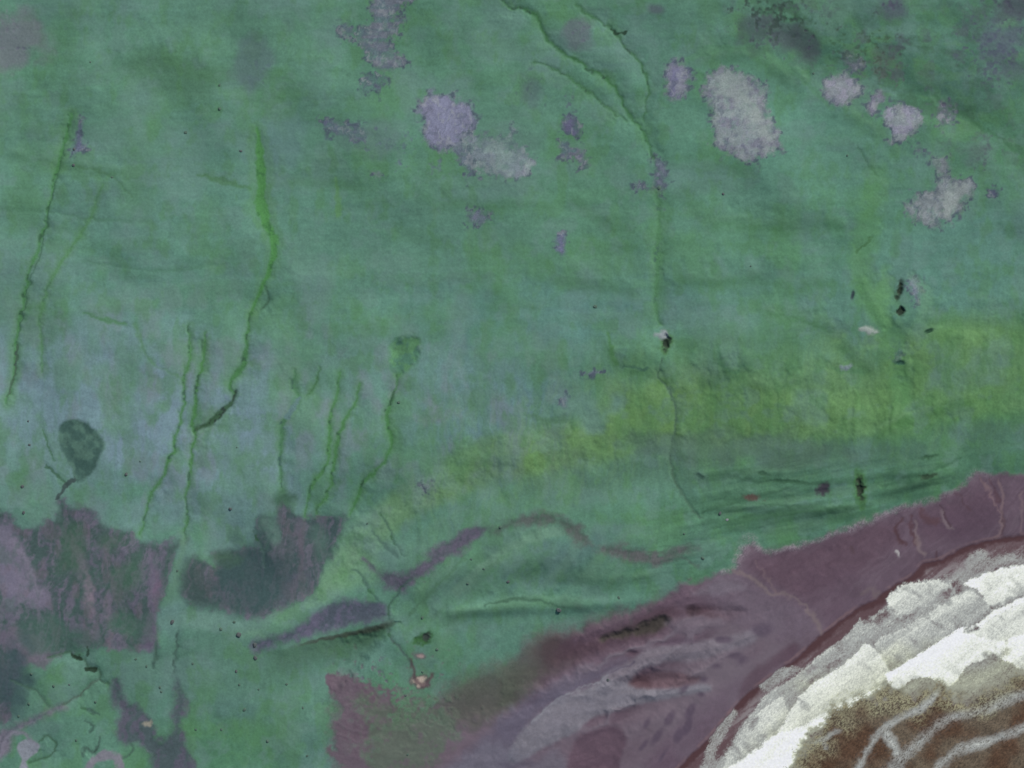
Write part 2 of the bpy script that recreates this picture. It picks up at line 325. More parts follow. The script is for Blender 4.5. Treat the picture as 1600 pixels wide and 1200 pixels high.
for pts, w, c, st in [
    ([(0, 325), (70, 331), (130, 340), (205, 347)], 4, (74, 112, 92), .5), ([(118, 258), (150, 266), (178, 278), (208, 308)], 4, (72, 108, 80), .55),
    ([(308, 272), (350, 283), (392, 295)], 6, (72, 110, 78), .7), ([(134, 491), (160, 498), (196, 508)], 4, (74, 116, 84), .8), ([(130, 408), (190, 416), (260, 424), (340, 412)], 4, (78, 116, 98), .5),
    ([(210, 505), (232, 560), (260, 580), (290, 592)], 5, (84, 124, 90), .5), ([(525, 280), (528, 310), (530, 335)], 6, (88, 130, 84), .6), ([(735, 360), (733, 400)], 5, (86, 122, 100), .5),
    ([(950, 520), (955, 545), (962, 568)], 5, (76, 120, 76), .7), ([(975, 572), (1000, 577), (1012, 574)], 4, (66, 100, 86), .8), ([(820, 645), (850, 658), (880, 655)], 6, (82, 116, 92), .6),
    ([(1120, 540), (1128, 570), (1145, 582), (1165, 570)], 5, (76, 118, 92), .5), ([(1200, 490), (1250, 500), (1300, 520)], 5, (74, 114, 84), .5), ([(1290, 565), (1310, 578), (1350, 582)], 5, (78, 120, 90), .5),
    ([(1375, 666), (1400, 655), (1440, 640), (1480, 632)], 4, (104, 142, 104), .5), ([(580, 830), (600, 850), (620, 868)], 3, (70, 96, 92), .7),
    ([(640, 960), (670, 930), (710, 890), (725, 870)], 6, (78, 112, 92), .7), ([(715, 925), (760, 880), (830, 840), (880, 828)], 14, (98, 130, 116), .6),
    ([(760, 945), (820, 935), (880, 950)], 4, (62, 92, 78), .8), ([(1000, 862), (1060, 870), (1090, 885)], 4, (78, 92, 88), .6),
    ([(1100, 800), (1150, 785), (1230, 790), (1320, 795)], 5, (62, 96, 76), .6), ([(1150, 812), (1250, 800), (1360, 790)], 6, (62, 96, 74), .6), ([(1380, 760), (1440, 742), (1500, 715)], 6, (58, 92, 72), .6),
    ([(1400, 735), (1470, 715), (1600, 690)], 6, (80, 116, 96), .6), ([(1140, 745), (1200, 752), (1290, 756)], 4, (54, 84, 68), .6), ([(1110, 765), (1180, 760), (1250, 770)], 4, (82, 118, 98), .5),
    ([(1060, 100), (1090, 85), (1130, 75), (1190, 85), (1260, 130), (1300, 170)], 9, (86, 128, 102), .55), ([(1460, 150), (1520, 190), (1600, 240)], 6, (62, 100, 76), .6),
]: line_feature(pts, w, c, st, depth=0.35, soft=2.5)

# ------------------------------------------------------------------ patches of ground without grass
def patch(pts, color, name='bare_ground', mat='gravel', label=None, edge=3.0, rag=3.0, strength=1.0, dz=0.0, color2=None, mottle=0.0, rid=True, soft_z=10.0, stre=None, closed=True, thr=0.5):
    P = smooth(pts, True); sl = win(P, 30)
    x, y = PX[sl], PY[sl]
    d, _, _, _ = seg_dist(x, y, P, True)
    s = np.where(inside(x, y, P), d, -d) + rag * (0.9 * N_fine[sl] + 1.1 * N_mid[sl])
    if rid and mat == 'gravel':
        size = min(np.ptp(P[:, 0]), np.ptp(P[:, 1])); g_ = min(1.0, size / 60.0)
        s = s + 2.8 * N_spk[sl] + .3 * N_pix[sl] + g_ * 9.0 * fbm(x, y, 17, 4, 37 + len(label or ''))
        edge = edge * 1.9 + .5
    m = sstep(-edge, edge, s)
    c = np.broadcast_to(alb(*color), m.shape + (3,)).copy()
    if color2 is not None:
        k = sstep(-.35, .55, .25 * N_spk[sl] + (stre[sl] if stre is not None else fbm(x, y, 15, 3, 31 + len(pts))))[..., None]
        c = c * (1 - k) + alb(*color2) * k
    mm = m * strength
    if rid and mat == 'gravel': c = c * (1 + .14 * sstep(2, 26, s) - .10 * (1 - sstep(-2, 7, s)))[..., None]
    if mottle: mm = mm * (1 - mottle * sstep(-.1, .55, fbm(x, y, 11, 3, 41 + len(pts)) - 0.012 * s))
    c = c * (1 + 0.07 * N_fine[sl] + (0.09 if mat == 'gravel' and rid else .03) * N_spk[sl] + 0.04 * N_pix[sl])[..., None]
    lay(sl, mm, c)
    if rid and mat == 'gravel': lay(sl, .85 * sstep(.1, .6, N_spk[sl] + .4 * N_fine[sl]) * np.exp(-((s - 1) / 6.0) ** 2), alb(66, 78, 92)); lay(sl, .5 * m * sstep(.3, .8, streak(x + .5 * y + 6 * N_fine[sl], y - .5 * x, 5.0, 16.0, 2, len(pts)) + .3 * N_spk[sl]), alb(84, 92, 110)); lay(sl, .45 * m * sstep(.3, .8, streak(x - .4 * y + 6 * N_fine[sl], y + .4 * x, 5.0, 18.0, 2, len(pts) + 3.3) + .3 * N_spk[sl]), alb(140, 144, 152))
    if dz: Z[sl] += dz * sstep(-soft_z * .3, soft_z, s)
    if rid:
        k = region(name, mat, label)
        RID[sl] = np.where(m > thr, k, RID[sl])
    return sl, m, s
PUR = (114, 116, 142); PUR2 = (96, 97, 124); GREY = (138, 144, 148); DPUR = (84, 90, 108)
patch([(580, -12), (632, -12), (632, 20), (618, 36), (625, 50), (605, 65), (628, 90), (630, 102), (600, 106), (574, 98), (568, 76), (545, 60), (540, 45), (560, 38), (580, 28)], (100, 106, 120), color2=(86, 104, 112), label='long ragged purple-grey bare patch cut by the top edge', mottle=.35, stre=H_str, rag=4)
patch([(564, 122), (590, 116), (603, 130), (590, 145), (566, 138)], (82, 92, 108), color2=(78, 108, 104), label='small dark mottled bare patch below the long ragged one', mottle=.4, rag=5)
patch([(658, 160), (672, 148), (700, 146), (725, 155), (738, 180), (741, 202), (726, 212), (714, 228), (692, 230), (672, 226), (668, 205), (660, 185)], PUR, color2=(112, 113, 138), label='smooth rounded lilac bare patch in the upper middle', rag=2.0, edge=4)
patch([(712, 224), (738, 206), (765, 212), (785, 210), (802, 194), (812, 200), (806, 222), (825, 238), (828, 254), (815, 275), (790, 284), (762, 278), (745, 262), (728, 250)], (116, 122, 138), color2=(126, 138, 144), label='pale mottled bare patch joined to the smooth lilac one', mottle=.35, rag=5)
patch([(712, 232), (732, 238), (738, 262), (730, 285), (722, 262)], (96, 108, 122), label='narrow bare tongue hanging below the lilac patch', mottle=.4, rag=4)
patch([(500, 188), (522, 190), (560, 198), (583, 205), (575, 215), (550, 218), (530, 213), (510, 203)], (92, 96, 122), color2=(80, 104, 108), label='thin slanting purple bare streak west of the lilac patch', mottle=.3, rag=5)
patch([(884, 183), (900, 185), (911, 205), (904, 218), (886, 210), (880, 196)], (92, 92, 120), color2=(76, 92, 100), label='small dark purple spot beside the pale joined patches', mottle=.25, rag=4)
patch([(878, 222), (900, 230), (918, 248), (905, 262), (890, 250), (876, 236)], (104, 104, 124), color2=(84, 106, 112), label='small dull lilac spot under the dark purple spot', mottle=.35, rag=4)
patch([(734, 330), (755, 330), (763, 341), (745, 356), (730, 345)], (112, 114, 138), color2=(90, 104, 116), label='tiny lilac bare spot standing alone in mid meadow', mottle=.2, rag=3)
patch([(872, 365), (880, 362), (885, 385), (878, 402), (870, 395)], (98, 102, 132), label='upright sliver of purple bare ground near the middle', rag=2)
patch([(1040, 96), (1060, 90), (1075, 105), (1076, 135), (1065, 152), (1045, 150), (1038, 130)], (118, 120, 138), color2=(104, 104, 132), label='lilac bare patch just west of the largest pale one', rag=3, edge=4)
patch([(1114, 115), (1138, 108), (1161, 118), (1185, 128), (1198, 142), (1198, 169), (1208, 202), (1222, 233), (1202, 240), (1178, 252), (1148, 246), (1124, 236), (1114, 216), (1111, 189), (1105, 152), (1107, 130)], (124, 134, 140), color2=(112, 114, 130), label='largest pale stony bare patch in the upper right meadow', mottle=.30, rag=4, edge=4)
patch([(1128, 120), (1160, 125), (1180, 150), (1195, 190), (1205, 220), (1190, 215), (1170, 180), (1140, 160), (1118, 148)], (140, 150, 152), rid=False, strength=.7, rag=6, edge=8, mottle=.4)
patch([(1292, 130), (1316, 116), (1343, 133), (1344, 152), (1323, 162), (1296, 148)], (130, 130, 148), color2=(114, 120, 130), label='pale lilac patch, topmost of the chain in the upper right', rag=3, edge=4)
patch([(1323, 81), (1340, 88), (1347, 111), (1330, 116), (1320, 100)], (94, 100, 112), color2=(82, 104, 100), label='dull purple patch touching the top of the lilac chain', mottle=.4, rag=4, edge=5)
patch([(1357, 150), (1381, 141), (1378, 159), (1361, 182), (1353, 168)], (112, 112, 130), label='narrow lilac patch second in the upper right chain', mottle=.3, rag=3)
patch([(1384, 176), (1408, 162), (1435, 178), (1435, 199), (1405, 224), (1389, 202)], (132, 132, 152), color2=(122, 130, 138), label='wedge-shaped pale lilac patch in mid chain', rag=3, edge=3)
patch([(1457, 175), (1482, 165), (1492, 188), (1469, 206)], (94, 96, 114), color2=(78, 100, 96), label='dull mottled purple patch east of the pale wedge', mottle=.35, rag=5, edge=5)
patch([(1451, 249), (1475, 243), (1489, 259), (1485, 277), (1516, 281), (1519, 300), (1502, 331), (1475, 346), (1438, 348), (1412, 321), (1421, 304), (1443, 297), (1465, 281)], (124, 132, 140), color2=(104, 112, 120), label='big pale hooked bare patch ending the upper right chain', mottle=.3, rag=4, edge=4)
patch([(1475, 300), (1490, 290), (1510, 292), (1508, 310), (1485, 338), (1470, 335)], (144, 152, 154), rid=False, strength=.6, rag=5, edge=6)
patch([(1546, 298), (1555, 292), (1562, 300), (1556, 310), (1548, 308)], (78, 80, 108), label='tiny dark purple spot near the right edge', rag=2)
patch([(1430, 230), (1438, 226), (1443, 236), (1434, 241)], (98, 96, 120), label='tiny purple spot between the pale wedge and hooked patch', rag=2)
patch([(1018, 245), (1030, 243), (1040, 262), (1040, 290), (1030, 302), (1022, 290), (1024, 268)], (84, 92, 110), color2=(108, 112, 132), label='stony purple ground where the joined brook goes dry', mottle=.2, rag=3)
patch([(990, 288), (1000, 283), (1005, 293), (995, 300)], (104, 114, 128), label='tiny lilac spot west of the dry brook bed', rag=2)
patch([(582, 270), (592, 266), (600, 274), (590, 281)], (110, 114, 132), label='tiny lilac spot southwest of the smooth lilac patch', rag=3)
patch([(114, 238), (118, 210), (124, 180), (128, 182), (126, 210), (132, 232), (122, 236)], (96, 102, 128), label='thin purple spike beside the westernmost green gully', rag=2)
patch([(1418, 440), (1430, 430), (1440, 455), (1436, 475), (1424, 468)], (108, 116, 136), label='pale purple scrape on the mound beside the black pits', rag=3)
patch([(1400, 548), (1406, 532), (1409, 548), (1406, 568), (1399, 566)], (90, 116, 130), label='blue-grey slit on the slope below the black pits', rag=1)
patch([(876, 628), (884, 610), (888, 618), (884, 640)], (98, 104, 126), label='short purple scrape on the slope southeast of the middle', rag=2)
patch([(912, 584), (930, 578), (944, 580), (930, 586)], (104, 112, 132), label='thin curved lilac scrape east of the middle', rag=1, edge=2)
patch([(655, 758), (668, 752), (676, 762), (660, 768)], (112, 128, 130), label='small pale scrape on the olive bank', rag=2)
# soft stains where the turf is thin
for cx, cy, a, b, ang, c, st in [(10, 60, 45, 40, 20, (108, 112, 124), .8), (905, 52, 24, 20, 0, (94, 104, 114), .8), (1026, 16, 16, 10, 0, (86, 96, 106), .8), (400, 98, 30, 34, 20, (90, 106, 116), .55), (830, 138, 18, 30, 0, (84, 102, 108), .6),
        (1200, 40, 60, 34, 25, (74, 88, 92), .75), (1395, 10, 30, 24, 0, (78, 86, 100), .8), (1570, 70, 46, 44, 10, (84, 94, 108), .85), (1590, 10, 40, 24, 0, (74, 80, 92), .8), (1380, 95, 24, 34, 0, (82, 96, 96), .6), (1535, 240, 20, 26, 0, (80, 98, 96), .6), (780, 245, 70, 50, 0, (88, 114, 112), .5), (600, 215, 60, 26, 10, (92, 108, 116), .45), (1260, 60, 20, 24, 0, (66, 76, 82), .7),
        (430, 225, 40, 40, 0, (96, 126, 128), .6), (915, 640, 40, 30, 0, (100, 132, 128), .7), (1150, 700, 160, 24, 4, (80, 102, 94), .5)]:
    drift(cx, cy, a, b, ang, c, st, 1.0)

def flecks(cx, cy, a, b, ang, color, st, thr=.25):
    R = 2.2 * max(a, b); sl = win([(cx - R, cy - R), (cx + R, cy + R)], 0)
    x = PX[sl] - cx; y = PY[sl] - cy; th = math.radians(ang)
    u = (x * math.cos(th) + y * math.sin(th)) / a; v = (-x * math.sin(th) + y * math.cos(th)) / b
    g = np.exp(-(u * u + v * v))
    m = .75 * st * sstep(thr - .15, thr + .7, .75 * N_spk[sl] + .45 * N_fine[sl] + .3 * N_mid[sl] + .9 * g - .75) * sstep(.02, .2, g)
    lay(sl, m, alb(*color)); Z[sl] -= .25 * m
for fc in [(890, 158, 16, 24, 0, (82, 88, 106), .85), (832, 140, 20, 28, 0, (74, 92, 98), .8), (605, 228, 70, 26, 8, (88, 98, 118), .7), (690, 262, 60, 16, 0, (90, 100, 120), .7), (1200, 42, 50, 32, 25, (78, 80, 98), .9, .05), (1215, 30, 60, 34, 15, (48, 74, 56), .8, .1), (1262, 66, 14, 16, 0, (70, 66, 86), .9, 0), (1395, 8, 22, 18, 0, (78, 76, 98), .9, 0), (1560, 75, 50, 50, 0, (78, 82, 104), .8, .1), (1585, 12, 40, 24, 0, (70, 70, 88), .8, .05), (1380, 100, 30, 40, 0, (86, 82, 92), .7), (1535, 245, 18, 24, 0, (80, 82, 98), .8), (1475, 185, 22, 24, 0, (78, 74, 92), .85, .1), (1345, 70, 60, 40, 0, (54, 82, 58), .7), (905, 50, 22, 20, 0, (92, 94, 112), .8), (1030, 320, 10, 40, 0, (84, 92, 112), .8), (400, 100, 24, 26, 20, (84, 98, 112), .6), (10, 60, 36, 34, 0, (112, 112, 128), .6), (35, 70, 18, 12, 40, (84, 90, 108), .7),
           (560, 1075, 30, 60, 0, (104, 90, 106), .8, .05), (640, 1100, 70, 70, 0, (104, 88, 104), .7), (520, 1060, 16, 24, 0, (86, 90, 100), .8), (700, 1110, 50, 40, 0, (110, 90, 106), .7), (560, 1058, 26, 10, 0, (92, 92, 112), .9, .05), (600, 1045, 12, 26, 0, (92, 96, 114), .7)]: flecks(*fc)
# ---- boggy hollows
patch([(94, 664), (120, 655), (140, 664), (163, 690), (156, 714), (146, 735), (122, 752), (112, 735), (100, 710), (92, 690)], (62, 90, 86), color2=(78, 108, 100), name='bog', mat='mud', label='dark green kite-shaped bog in the left meadow', rag=1.6, edge=3, dz=-.8)
patch([(614, 530), (655, 525), (656, 558), (642, 578), (622, 592), (610, 568)], (72, 112, 96), color2=(80, 122, 90), name='bog', mat='mud', label='round green sunken bog at the head of a gully', rag=3, edge=6, dz=-1.2)

# ---- bare wet flats at the lower left
WET = (72, 82, 92); V2 = .75 * streak(PX + 14 * N_mid + 0.18 * PY, PY, 13.0, 110.0, 4, 9) + .45 * N_mid + .3 * N_fine
def wet(pts, label, c1=(66, 84, 86), c2=(88, 88, 104), rag=3.0, **k):
    return patch(pts, c1, color2=c2, name='wet_flat', mat='mud', label=label, rag=rag + 1, edge=8.5, dz=-.35, stre=V2, **k)
sl, m, s_ = wet([(-160, 770), (0, 800), (20, 814), (35, 824), (60, 824), (75, 812), (85, 815), (90, 802), (91, 780), (98, 783), (106, 793), (145, 795), (156, 815), (165, 825), (185, 828), (210, 832), (218, 847), (265, 849), (280, 843), (291, 846), (279, 862), (268, 890), (256, 925), (248, 950), (246, 985), (240, 1002), (232, 1014), (200, 1016), (175, 1010), (150, 1014), (110, 1016), (95, 1022), (70, 1030), (40, 1034), (28, 1052), (20, 1080), (18, 1118), (0, 1132), (-160, 1140)], 'wide dark purple-green wet flat at the left edge')
wet([(297, 875), (312, 872), (335, 886), (331, 866), (360, 860), (385, 855), (400, 855), (398, 822), (408, 802), (428, 806), (432, 790), (441, 781), (452, 790), (470, 805), (500, 806), (538, 808), (530, 840), (515, 870), (502, 900), (494, 925), (470, 940), (430, 956), (400, 965), (370, 962), (330, 954), (300, 950), (283, 930), (285, 900)], 'dark wet flat east of the pale green strip', c1=(64, 82, 86), c2=(80, 88, 96))
for pts, w, c, st in [([(5, 830), (14, 870), (24, 905), (40, 930), (60, 935)], 26, (112, 106, 128), .8), ([(0, 860), (4, 900), (20, 945)], 20, (106, 102, 124), .7), ([(22, 845), (42, 880), (50, 905), (66, 930)], 12, (118, 112, 132), .8), ([(112, 835), (118, 860), (128, 885), (135, 905), (138, 930), (140, 960)], 10, (110, 102, 120), .8), ([(134, 895), (138, 915), (140, 945)], 7, (124, 112, 128), .8),
        ([(170, 930), (168, 950), (172, 980), (170, 1012)], 6, (116, 104, 120), .7), ([(155, 960), (148, 985), (145, 1005)], 5, (110, 100, 118), .6), ([(236, 865), (238, 885), (246, 915), (240, 935), (234, 985), (236, 1010)], 11, (100, 92, 114), .8), ([(250, 912), (240, 925)], 8, (112, 92, 116), .6),
        ([(20, 985), (40, 1005), (60, 1022)], 26, (100, 94, 110), .8), ([(-10, 990), (20, 1005)], 22, (98, 92, 110), .8), ([(335, 905), (340, 920), (350, 935), (356, 955)], 5, (108, 96, 116), .8), ([(362, 912), (378, 935), (388, 960)], 5, (104, 92, 114), .7), ([(466, 815), (468, 850), (478, 890), (484, 910)], 12, (92, 90, 106), .7), ([(440, 945), (450, 920), (470, 900)], 14, (86, 86, 104), .6)]:
    line_feature(pts, w, c, st, soft=6, wob=2)
wet_m = np.isin(RID, [k for k, v in REGION.items() if v['name'] == 'wet_flat'])
fl = wet_m * sstep(.1, .7, streak(PX + 10 * N_mid + 0.2 * PY, PY, 5.0, 60.0, 3, 12) + .3 * N_spk)
lay(slice(None), .55 * fl, alb(104, 100, 118))
fl = wet_m * sstep(.15, .7, fbm(PX, PY, 24, 4, 33, ay=1.6) + .2 * N_spk)
lay(slice(None), .42 * fl, alb(64, 90, 84))
fl = wet_m * sstep(.35, .8, fbm(PX, PY, 16, 3, 34, ay=2.0))
lay(slice(None), .35 * fl, alb(102, 92, 106))
for cx, cy, a, b, c, st in [(120, 850, 30, 40, (62, 92, 76), .6), (200, 900, 26, 40, (64, 96, 80), .6), (170, 850, 30, 24, (64, 90, 76), .5), (400, 890, 60, 50, (58, 80, 84), .7), (350, 870, 24, 14, (66, 94, 78), .8), (305, 900, 20, 30, (66, 84, 82), .5), (100, 1000, 60, 24, (64, 94, 86), .6), (20, 1060, 26, 50, (58, 76, 84), .8), (430, 840, 12, 26, (92, 120, 114), .8), (415, 815, 14, 12, (88, 118, 110), .7), (500, 850, 16, 30, (78, 104, 100), .6), (200, 990, 26, 30, (66, 100, 86), .6)]:
    drift(cx, cy, a, b, 0, c, st, .9)
wet([(398, 1000), (440, 990), (480, 970), (500, 952), (530, 936), (560, 941), (590, 940), (606, 955), (606, 968), (570, 976), (530, 983), (480, 994), (430, 1009), (400, 1022)], 'violet wet strip above the shaded hollow', c1=(72, 80, 94), c2=(88, 86, 108))
wet([(565, 870), (595, 890), (625, 895), (655, 880), (680, 855), (710, 840), (745, 822), (765, 826), (740, 845), (715, 865), (690, 880), (660, 905), (630, 920), (600, 918), (585, 900)], 'dull purple strip rising toward the middle bank', c1=(80, 84, 96), c2=(92, 88, 106), rag=4)
wet([(765, 830), (800, 812), (850, 804), (890, 814), (915, 833), (921, 850), (906, 851), (890, 833), (860, 819), (810, 820), (775, 838)], 'thin arched grey strip over the green dome', c1=(70, 88, 82), c2=(80, 88, 88), rag=4)
wet([(930, 856), (960, 850), (1000, 861), (1030, 869), (1052, 858), (1082, 850), (1090, 856), (1060, 870), (1020, 881), (985, 879), (950, 867)], 'thin grey strip leading from the dome toward the beach', c1=(74, 86, 84), c2=(84, 86, 90), rag=4)
wet([(172, 1072), (182, 1060), (190, 1078), (200, 1098), (215, 1098), (232, 1120), (240, 1135), (246, 1152), (262, 1148), (268, 1118), (272, 1085), (270, 1050), (276, 1048), (284, 1075), (292, 1100), (284, 1130), (292, 1160), (300, 1212), (240, 1212), (228, 1180), (215, 1165), (195, 1168), (180, 1150), (190, 1120), (176, 1096)], 'branching dark purple wet ground at lower left', c1=(72, 86, 92), c2=(84, 84, 100), rag=4)
wet([(-40, 1150), (0, 1140), (30, 1130), (62, 1115), (96, 1100), (100, 1104), (66, 1124), (40, 1138), (20, 1150), (8, 1180), (-40, 1200)], 'slanting lilac wet strip in the lower left corner', c1=(96, 96, 112), c2=(110, 106, 122), rag=2)
patch([(26, 1168), (40, 1155), (62, 1166), (58, 1176), (40, 1190), (44, 1206), (30, 1206), (34, 1186)], (126, 130, 144), name='pool', mat='mud', label='pale lilac pool inside a loop of creek', rag=1, edge=2)
line_feature([(138, 1202), (150, 1186), (170, 1179), (184, 1186), (188, 1202)], 10, (120, 116, 132), .9, soft=3)
line_feature([(0, 1180), (12, 1150), (34, 1146), (60, 1164)], 6, (122, 118, 136), .8, soft=3)

# ------------------------------------------------------------------ gullies and brooks
def mossy(c_mid, c_dark, dark_side=0.0, spots=0.0):  # moss green; the dark part also carries gully shade as colour
    a, b = alb(*c_mid), alb(*c_dark)
    def fn(sl, t, d, s):
        k = sstep(.1, .6, N_fine[sl] + spots - 0.5)
        if dark_side: k = np.maximum(k, sstep(0, 1, np.sign(s) * d * dark_side - 0.6))
        k = k[..., None]
        return a * (1 - k) + b * k
    return fn
def stream(pts, width, label, mid=(72, 120, 72), dark=(50, 84, 60), depth=0.9, strength=.9, spots=0.3, taper=.6, halo=.35):
    g_ = (84, 122, 100); mid = tuple(.82 * m_ + .18 * q_ for m_, q_ in zip(mid, g_)); width = width * (.88 if width < 8 else .95)
    if halo: line_feature(pts, width * 2.6, (84, 126, 86), halo, soft=5, wob=1.5)
    if depth > .65:
        P_ = smooth(pts); sl_ = win(P_, 60); d_, _, al_, L_ = seg_dist(PX[sl_] + 3 * N_mid[sl_], PY[sl_] + 3 * N_fine[sl_], P_)
        Z[sl_] -= 1.3 * depth * np.exp(-(d_ / (10 + 1.5 * width)) ** 2) * sstep(0, 30, al_) * sstep(-20, 20, L_ - al_)
    k = region('stream', 'moss', label)
    line_feature(pts, width, mid, strength, depth=depth, soft=2.8, wob=1.0, rid=k, taper=max(taper, .45), col_fn=mossy(mid, dark, 0, spots))
stream([(111, 178), (106, 205), (100, 225), (92, 255), (85, 280), (78, 315), (72, 345), (65, 370), (55, 400), (45, 430), (38, 460), (32, 490), (25, 520), (24, 555), (22, 580), (15, 608), (8, 627)], 7, 'long straight mossy gully nearest the left edge', mid=(70, 120, 74), depth=1.3)
line_feature([(100, 235), (88, 285), (80, 315), (68, 375), (56, 415), (42, 455), (36, 490), (27, 520)], 2.0, (52, 88, 66), .5, depth=.3)  # dark gully edge, partly shade put into the colour
line_feature([(26, 540), (24, 575), (14, 608), (9, 622)], 4.0, (66, 74, 78), .6, depth=.3)
stream([(160, 288), (145, 330), (120, 375), (95, 410), (80, 440), (68, 470), (62, 500), (64, 540), (66, 580)], 6, 'faint second mossy gully east of the leftmost one', mid=(80, 124, 84), dark=(66, 104, 80), depth=.7, strength=.75)
stream([(402, 200), (404, 225), (406, 250), (409, 270), (408, 290), (406, 310), (415, 345), (427, 370), (428, 395), (422, 420), (412, 445), (400, 470), (393, 490)], 12, 'widest bright green gully running down the left meadow', mid=(70, 124, 66), dark=(58, 104, 62), depth=1.5, spots=.2, taper=.4)
stream([(393, 490), (388, 510), (385, 540), (382, 568), (374, 580), (362, 592), (360, 606), (368, 616)], 6, 'narrow lower reach of the widest green gully', mid=(64, 112, 66), depth=1.3, taper=.2)
stream([(371, 612), (362, 628), (346, 644), (330, 658), (314, 668), (303, 674)], 8, 'dark slanting channel joining two gullies at left', mid=(46, 72, 50), dark=(34, 46, 38), depth=1.6, spots=.5, halo=.2)
stream([(414, 448), (420, 470), (408, 485)], 3, 'short dark side trickle beside the widest gully', mid=(58, 88, 72), dark=(48, 70, 62), depth=.8, halo=0)
stream([(295, 510), (297, 540), (297, 557), (288, 592), (290, 623), (283, 643), (281, 668), (271, 684), (274, 700), (260, 727), (254, 748), (239, 765), (231, 788), (227, 808), (216, 836)], 4.5, 'winding gully ending at the wide wet flat', mid=(66, 114, 66), dark=(46, 80, 58), depth=1.1, taper=.2)
stream([(321, 518), (317, 562), (309, 602), (304, 643), (300, 663), (307, 680), (300, 704), (298, 737), (295, 758), (290, 772), (294, 798), (289, 825), (287, 842)], 5, 'gully fed by the dark slanting channel', mid=(68, 116, 66), dark=(48, 82, 58), depth=1.1, taper=.3)
stream([(461, 580), (459, 606), (468, 620), (452, 646), (442, 663), (439, 697), (439, 737), (442, 768)], 4.5, 'thin gully with a blue-grey stretch', mid=(70, 112, 82), dark=(56, 86, 80), depth=.9, taper=.2)
line_feature([(468, 622), (460, 634), (450, 650)], 7, (96, 122, 130), .8, soft=2)
stream([(499, 572), (492, 600), (480, 617)], 3, 'short side gully meeting the one with the blue-grey stretch', mid=(66, 106, 72), depth=.7)
stream([(531, 584), (526, 616), (517, 650), (514, 704), (510, 727), (490, 754), (480, 788), (475, 806)], 4.5, 'western of two thin gullies running side by side', mid=(70, 118, 70), dark=(50, 86, 60), depth=.9, taper=.2)
stream([(562, 598), (554, 633), (540, 653), (527, 690), (521, 731), (513, 768), (499, 790), (494, 804)], 4.5, 'eastern of two thin gullies running side by side', mid=(70, 118, 70), dark=(50, 86, 60), depth=.9, taper=.2)
stream([(622, 588), (615, 623), (604, 650), (610, 680), (611, 694), (600, 721), (586, 738), (570, 752), (556, 781), (546, 804)], 7, 'gully draining the round green bog', mid=(66, 114, 68), dark=(44, 76, 54), depth=1.4, taper=.4)
stream([(781, -10), (795, 11), (817, 14), (837, 25), (846, 44), (856, 62), (871, 76), (888, 89), (908, 96), (921, 110), (942, 118), (959, 135), (969, 152), (979, 172), (991, 189), (1004, 202), (1016, 233), (1023, 248)], 4.5, 'dark winding brook entering at the top middle', mid=(56, 100, 62), dark=(38, 66, 50), depth=1.3, taper=.3, halo=.25)
stream([(900, 7), (915, 20), (940, 34), (952, 44), (962, 52), (970, 64), (984, 81), (997, 93), (1006, 111), (1014, 135), (1009, 159), (1006, 190)], 3.6, 'thin arching brook east of the dark winding one', mid=(58, 98, 66), dark=(42, 68, 54), depth=1.0, taper=.3, halo=.2)
line_feature([(954, 46), (966, 52), (976, 51)], 4, (42, 62, 50), .9, depth=.6)
stream([(834, 98), (851, 101), (871, 110), (892, 122), (911, 138), (928, 149), (945, 165), (969, 182), (979, 188)], 3.4, 'thin western side brook meeting the dark winding one', mid=(62, 102, 70), dark=(48, 78, 60), depth=.9, taper=.5, halo=.2)
stream([(1024, 298), (1030, 320), (1029, 345), (1028, 370), (1027, 400), (1026, 440), (1025, 480), (1030, 505)], 5.5, 'straight broken brook between the dry bed and the deep pit', mid=(72, 112, 84), dark=(62, 86, 90), depth=.7, taper=.2, halo=.3)
stream([(1036, 560), (1028, 590), (1046, 608), (1055, 640), (1054, 672), (1048, 710), (1052, 745), (1065, 772), (1080, 795), (1096, 810)], 3.6, 'brook running from the deep pit to the shore', mid=(72, 96, 84), dark=(62, 82, 78), depth=.9, taper=.3, halo=.0)
stream([(1340, 228), (1350, 245), (1358, 258), (1372, 276)], 2.4, 'short thin brook beside the hooked bare patch', mid=(66, 100, 82), depth=.5, halo=0)
line_feature([(1362, 372), (1352, 382), (1340, 392)], 3, (48, 74, 58), .8, depth=.6)
for pts_, w_, c_, st_ in [([(1372, 276), (1362, 330), (1350, 380), (1345, 430), (1362, 480), (1392, 520), (1404, 570), (1415, 620)], 26, (88, 134, 90), .5), ([(1030, 300), (1030, 400), (1028, 500)], 20, (82, 126, 90), .4), ([(1385, 420), (1378, 470), (1388, 505)], 14, (96, 140, 98), .6), ([(1425, 430), (1445, 460), (1440, 500)], 10, (100, 138, 112), .5)]:
    line_feature(pts_, w_, c_, st_, depth=1.6, soft=10, wob=2)
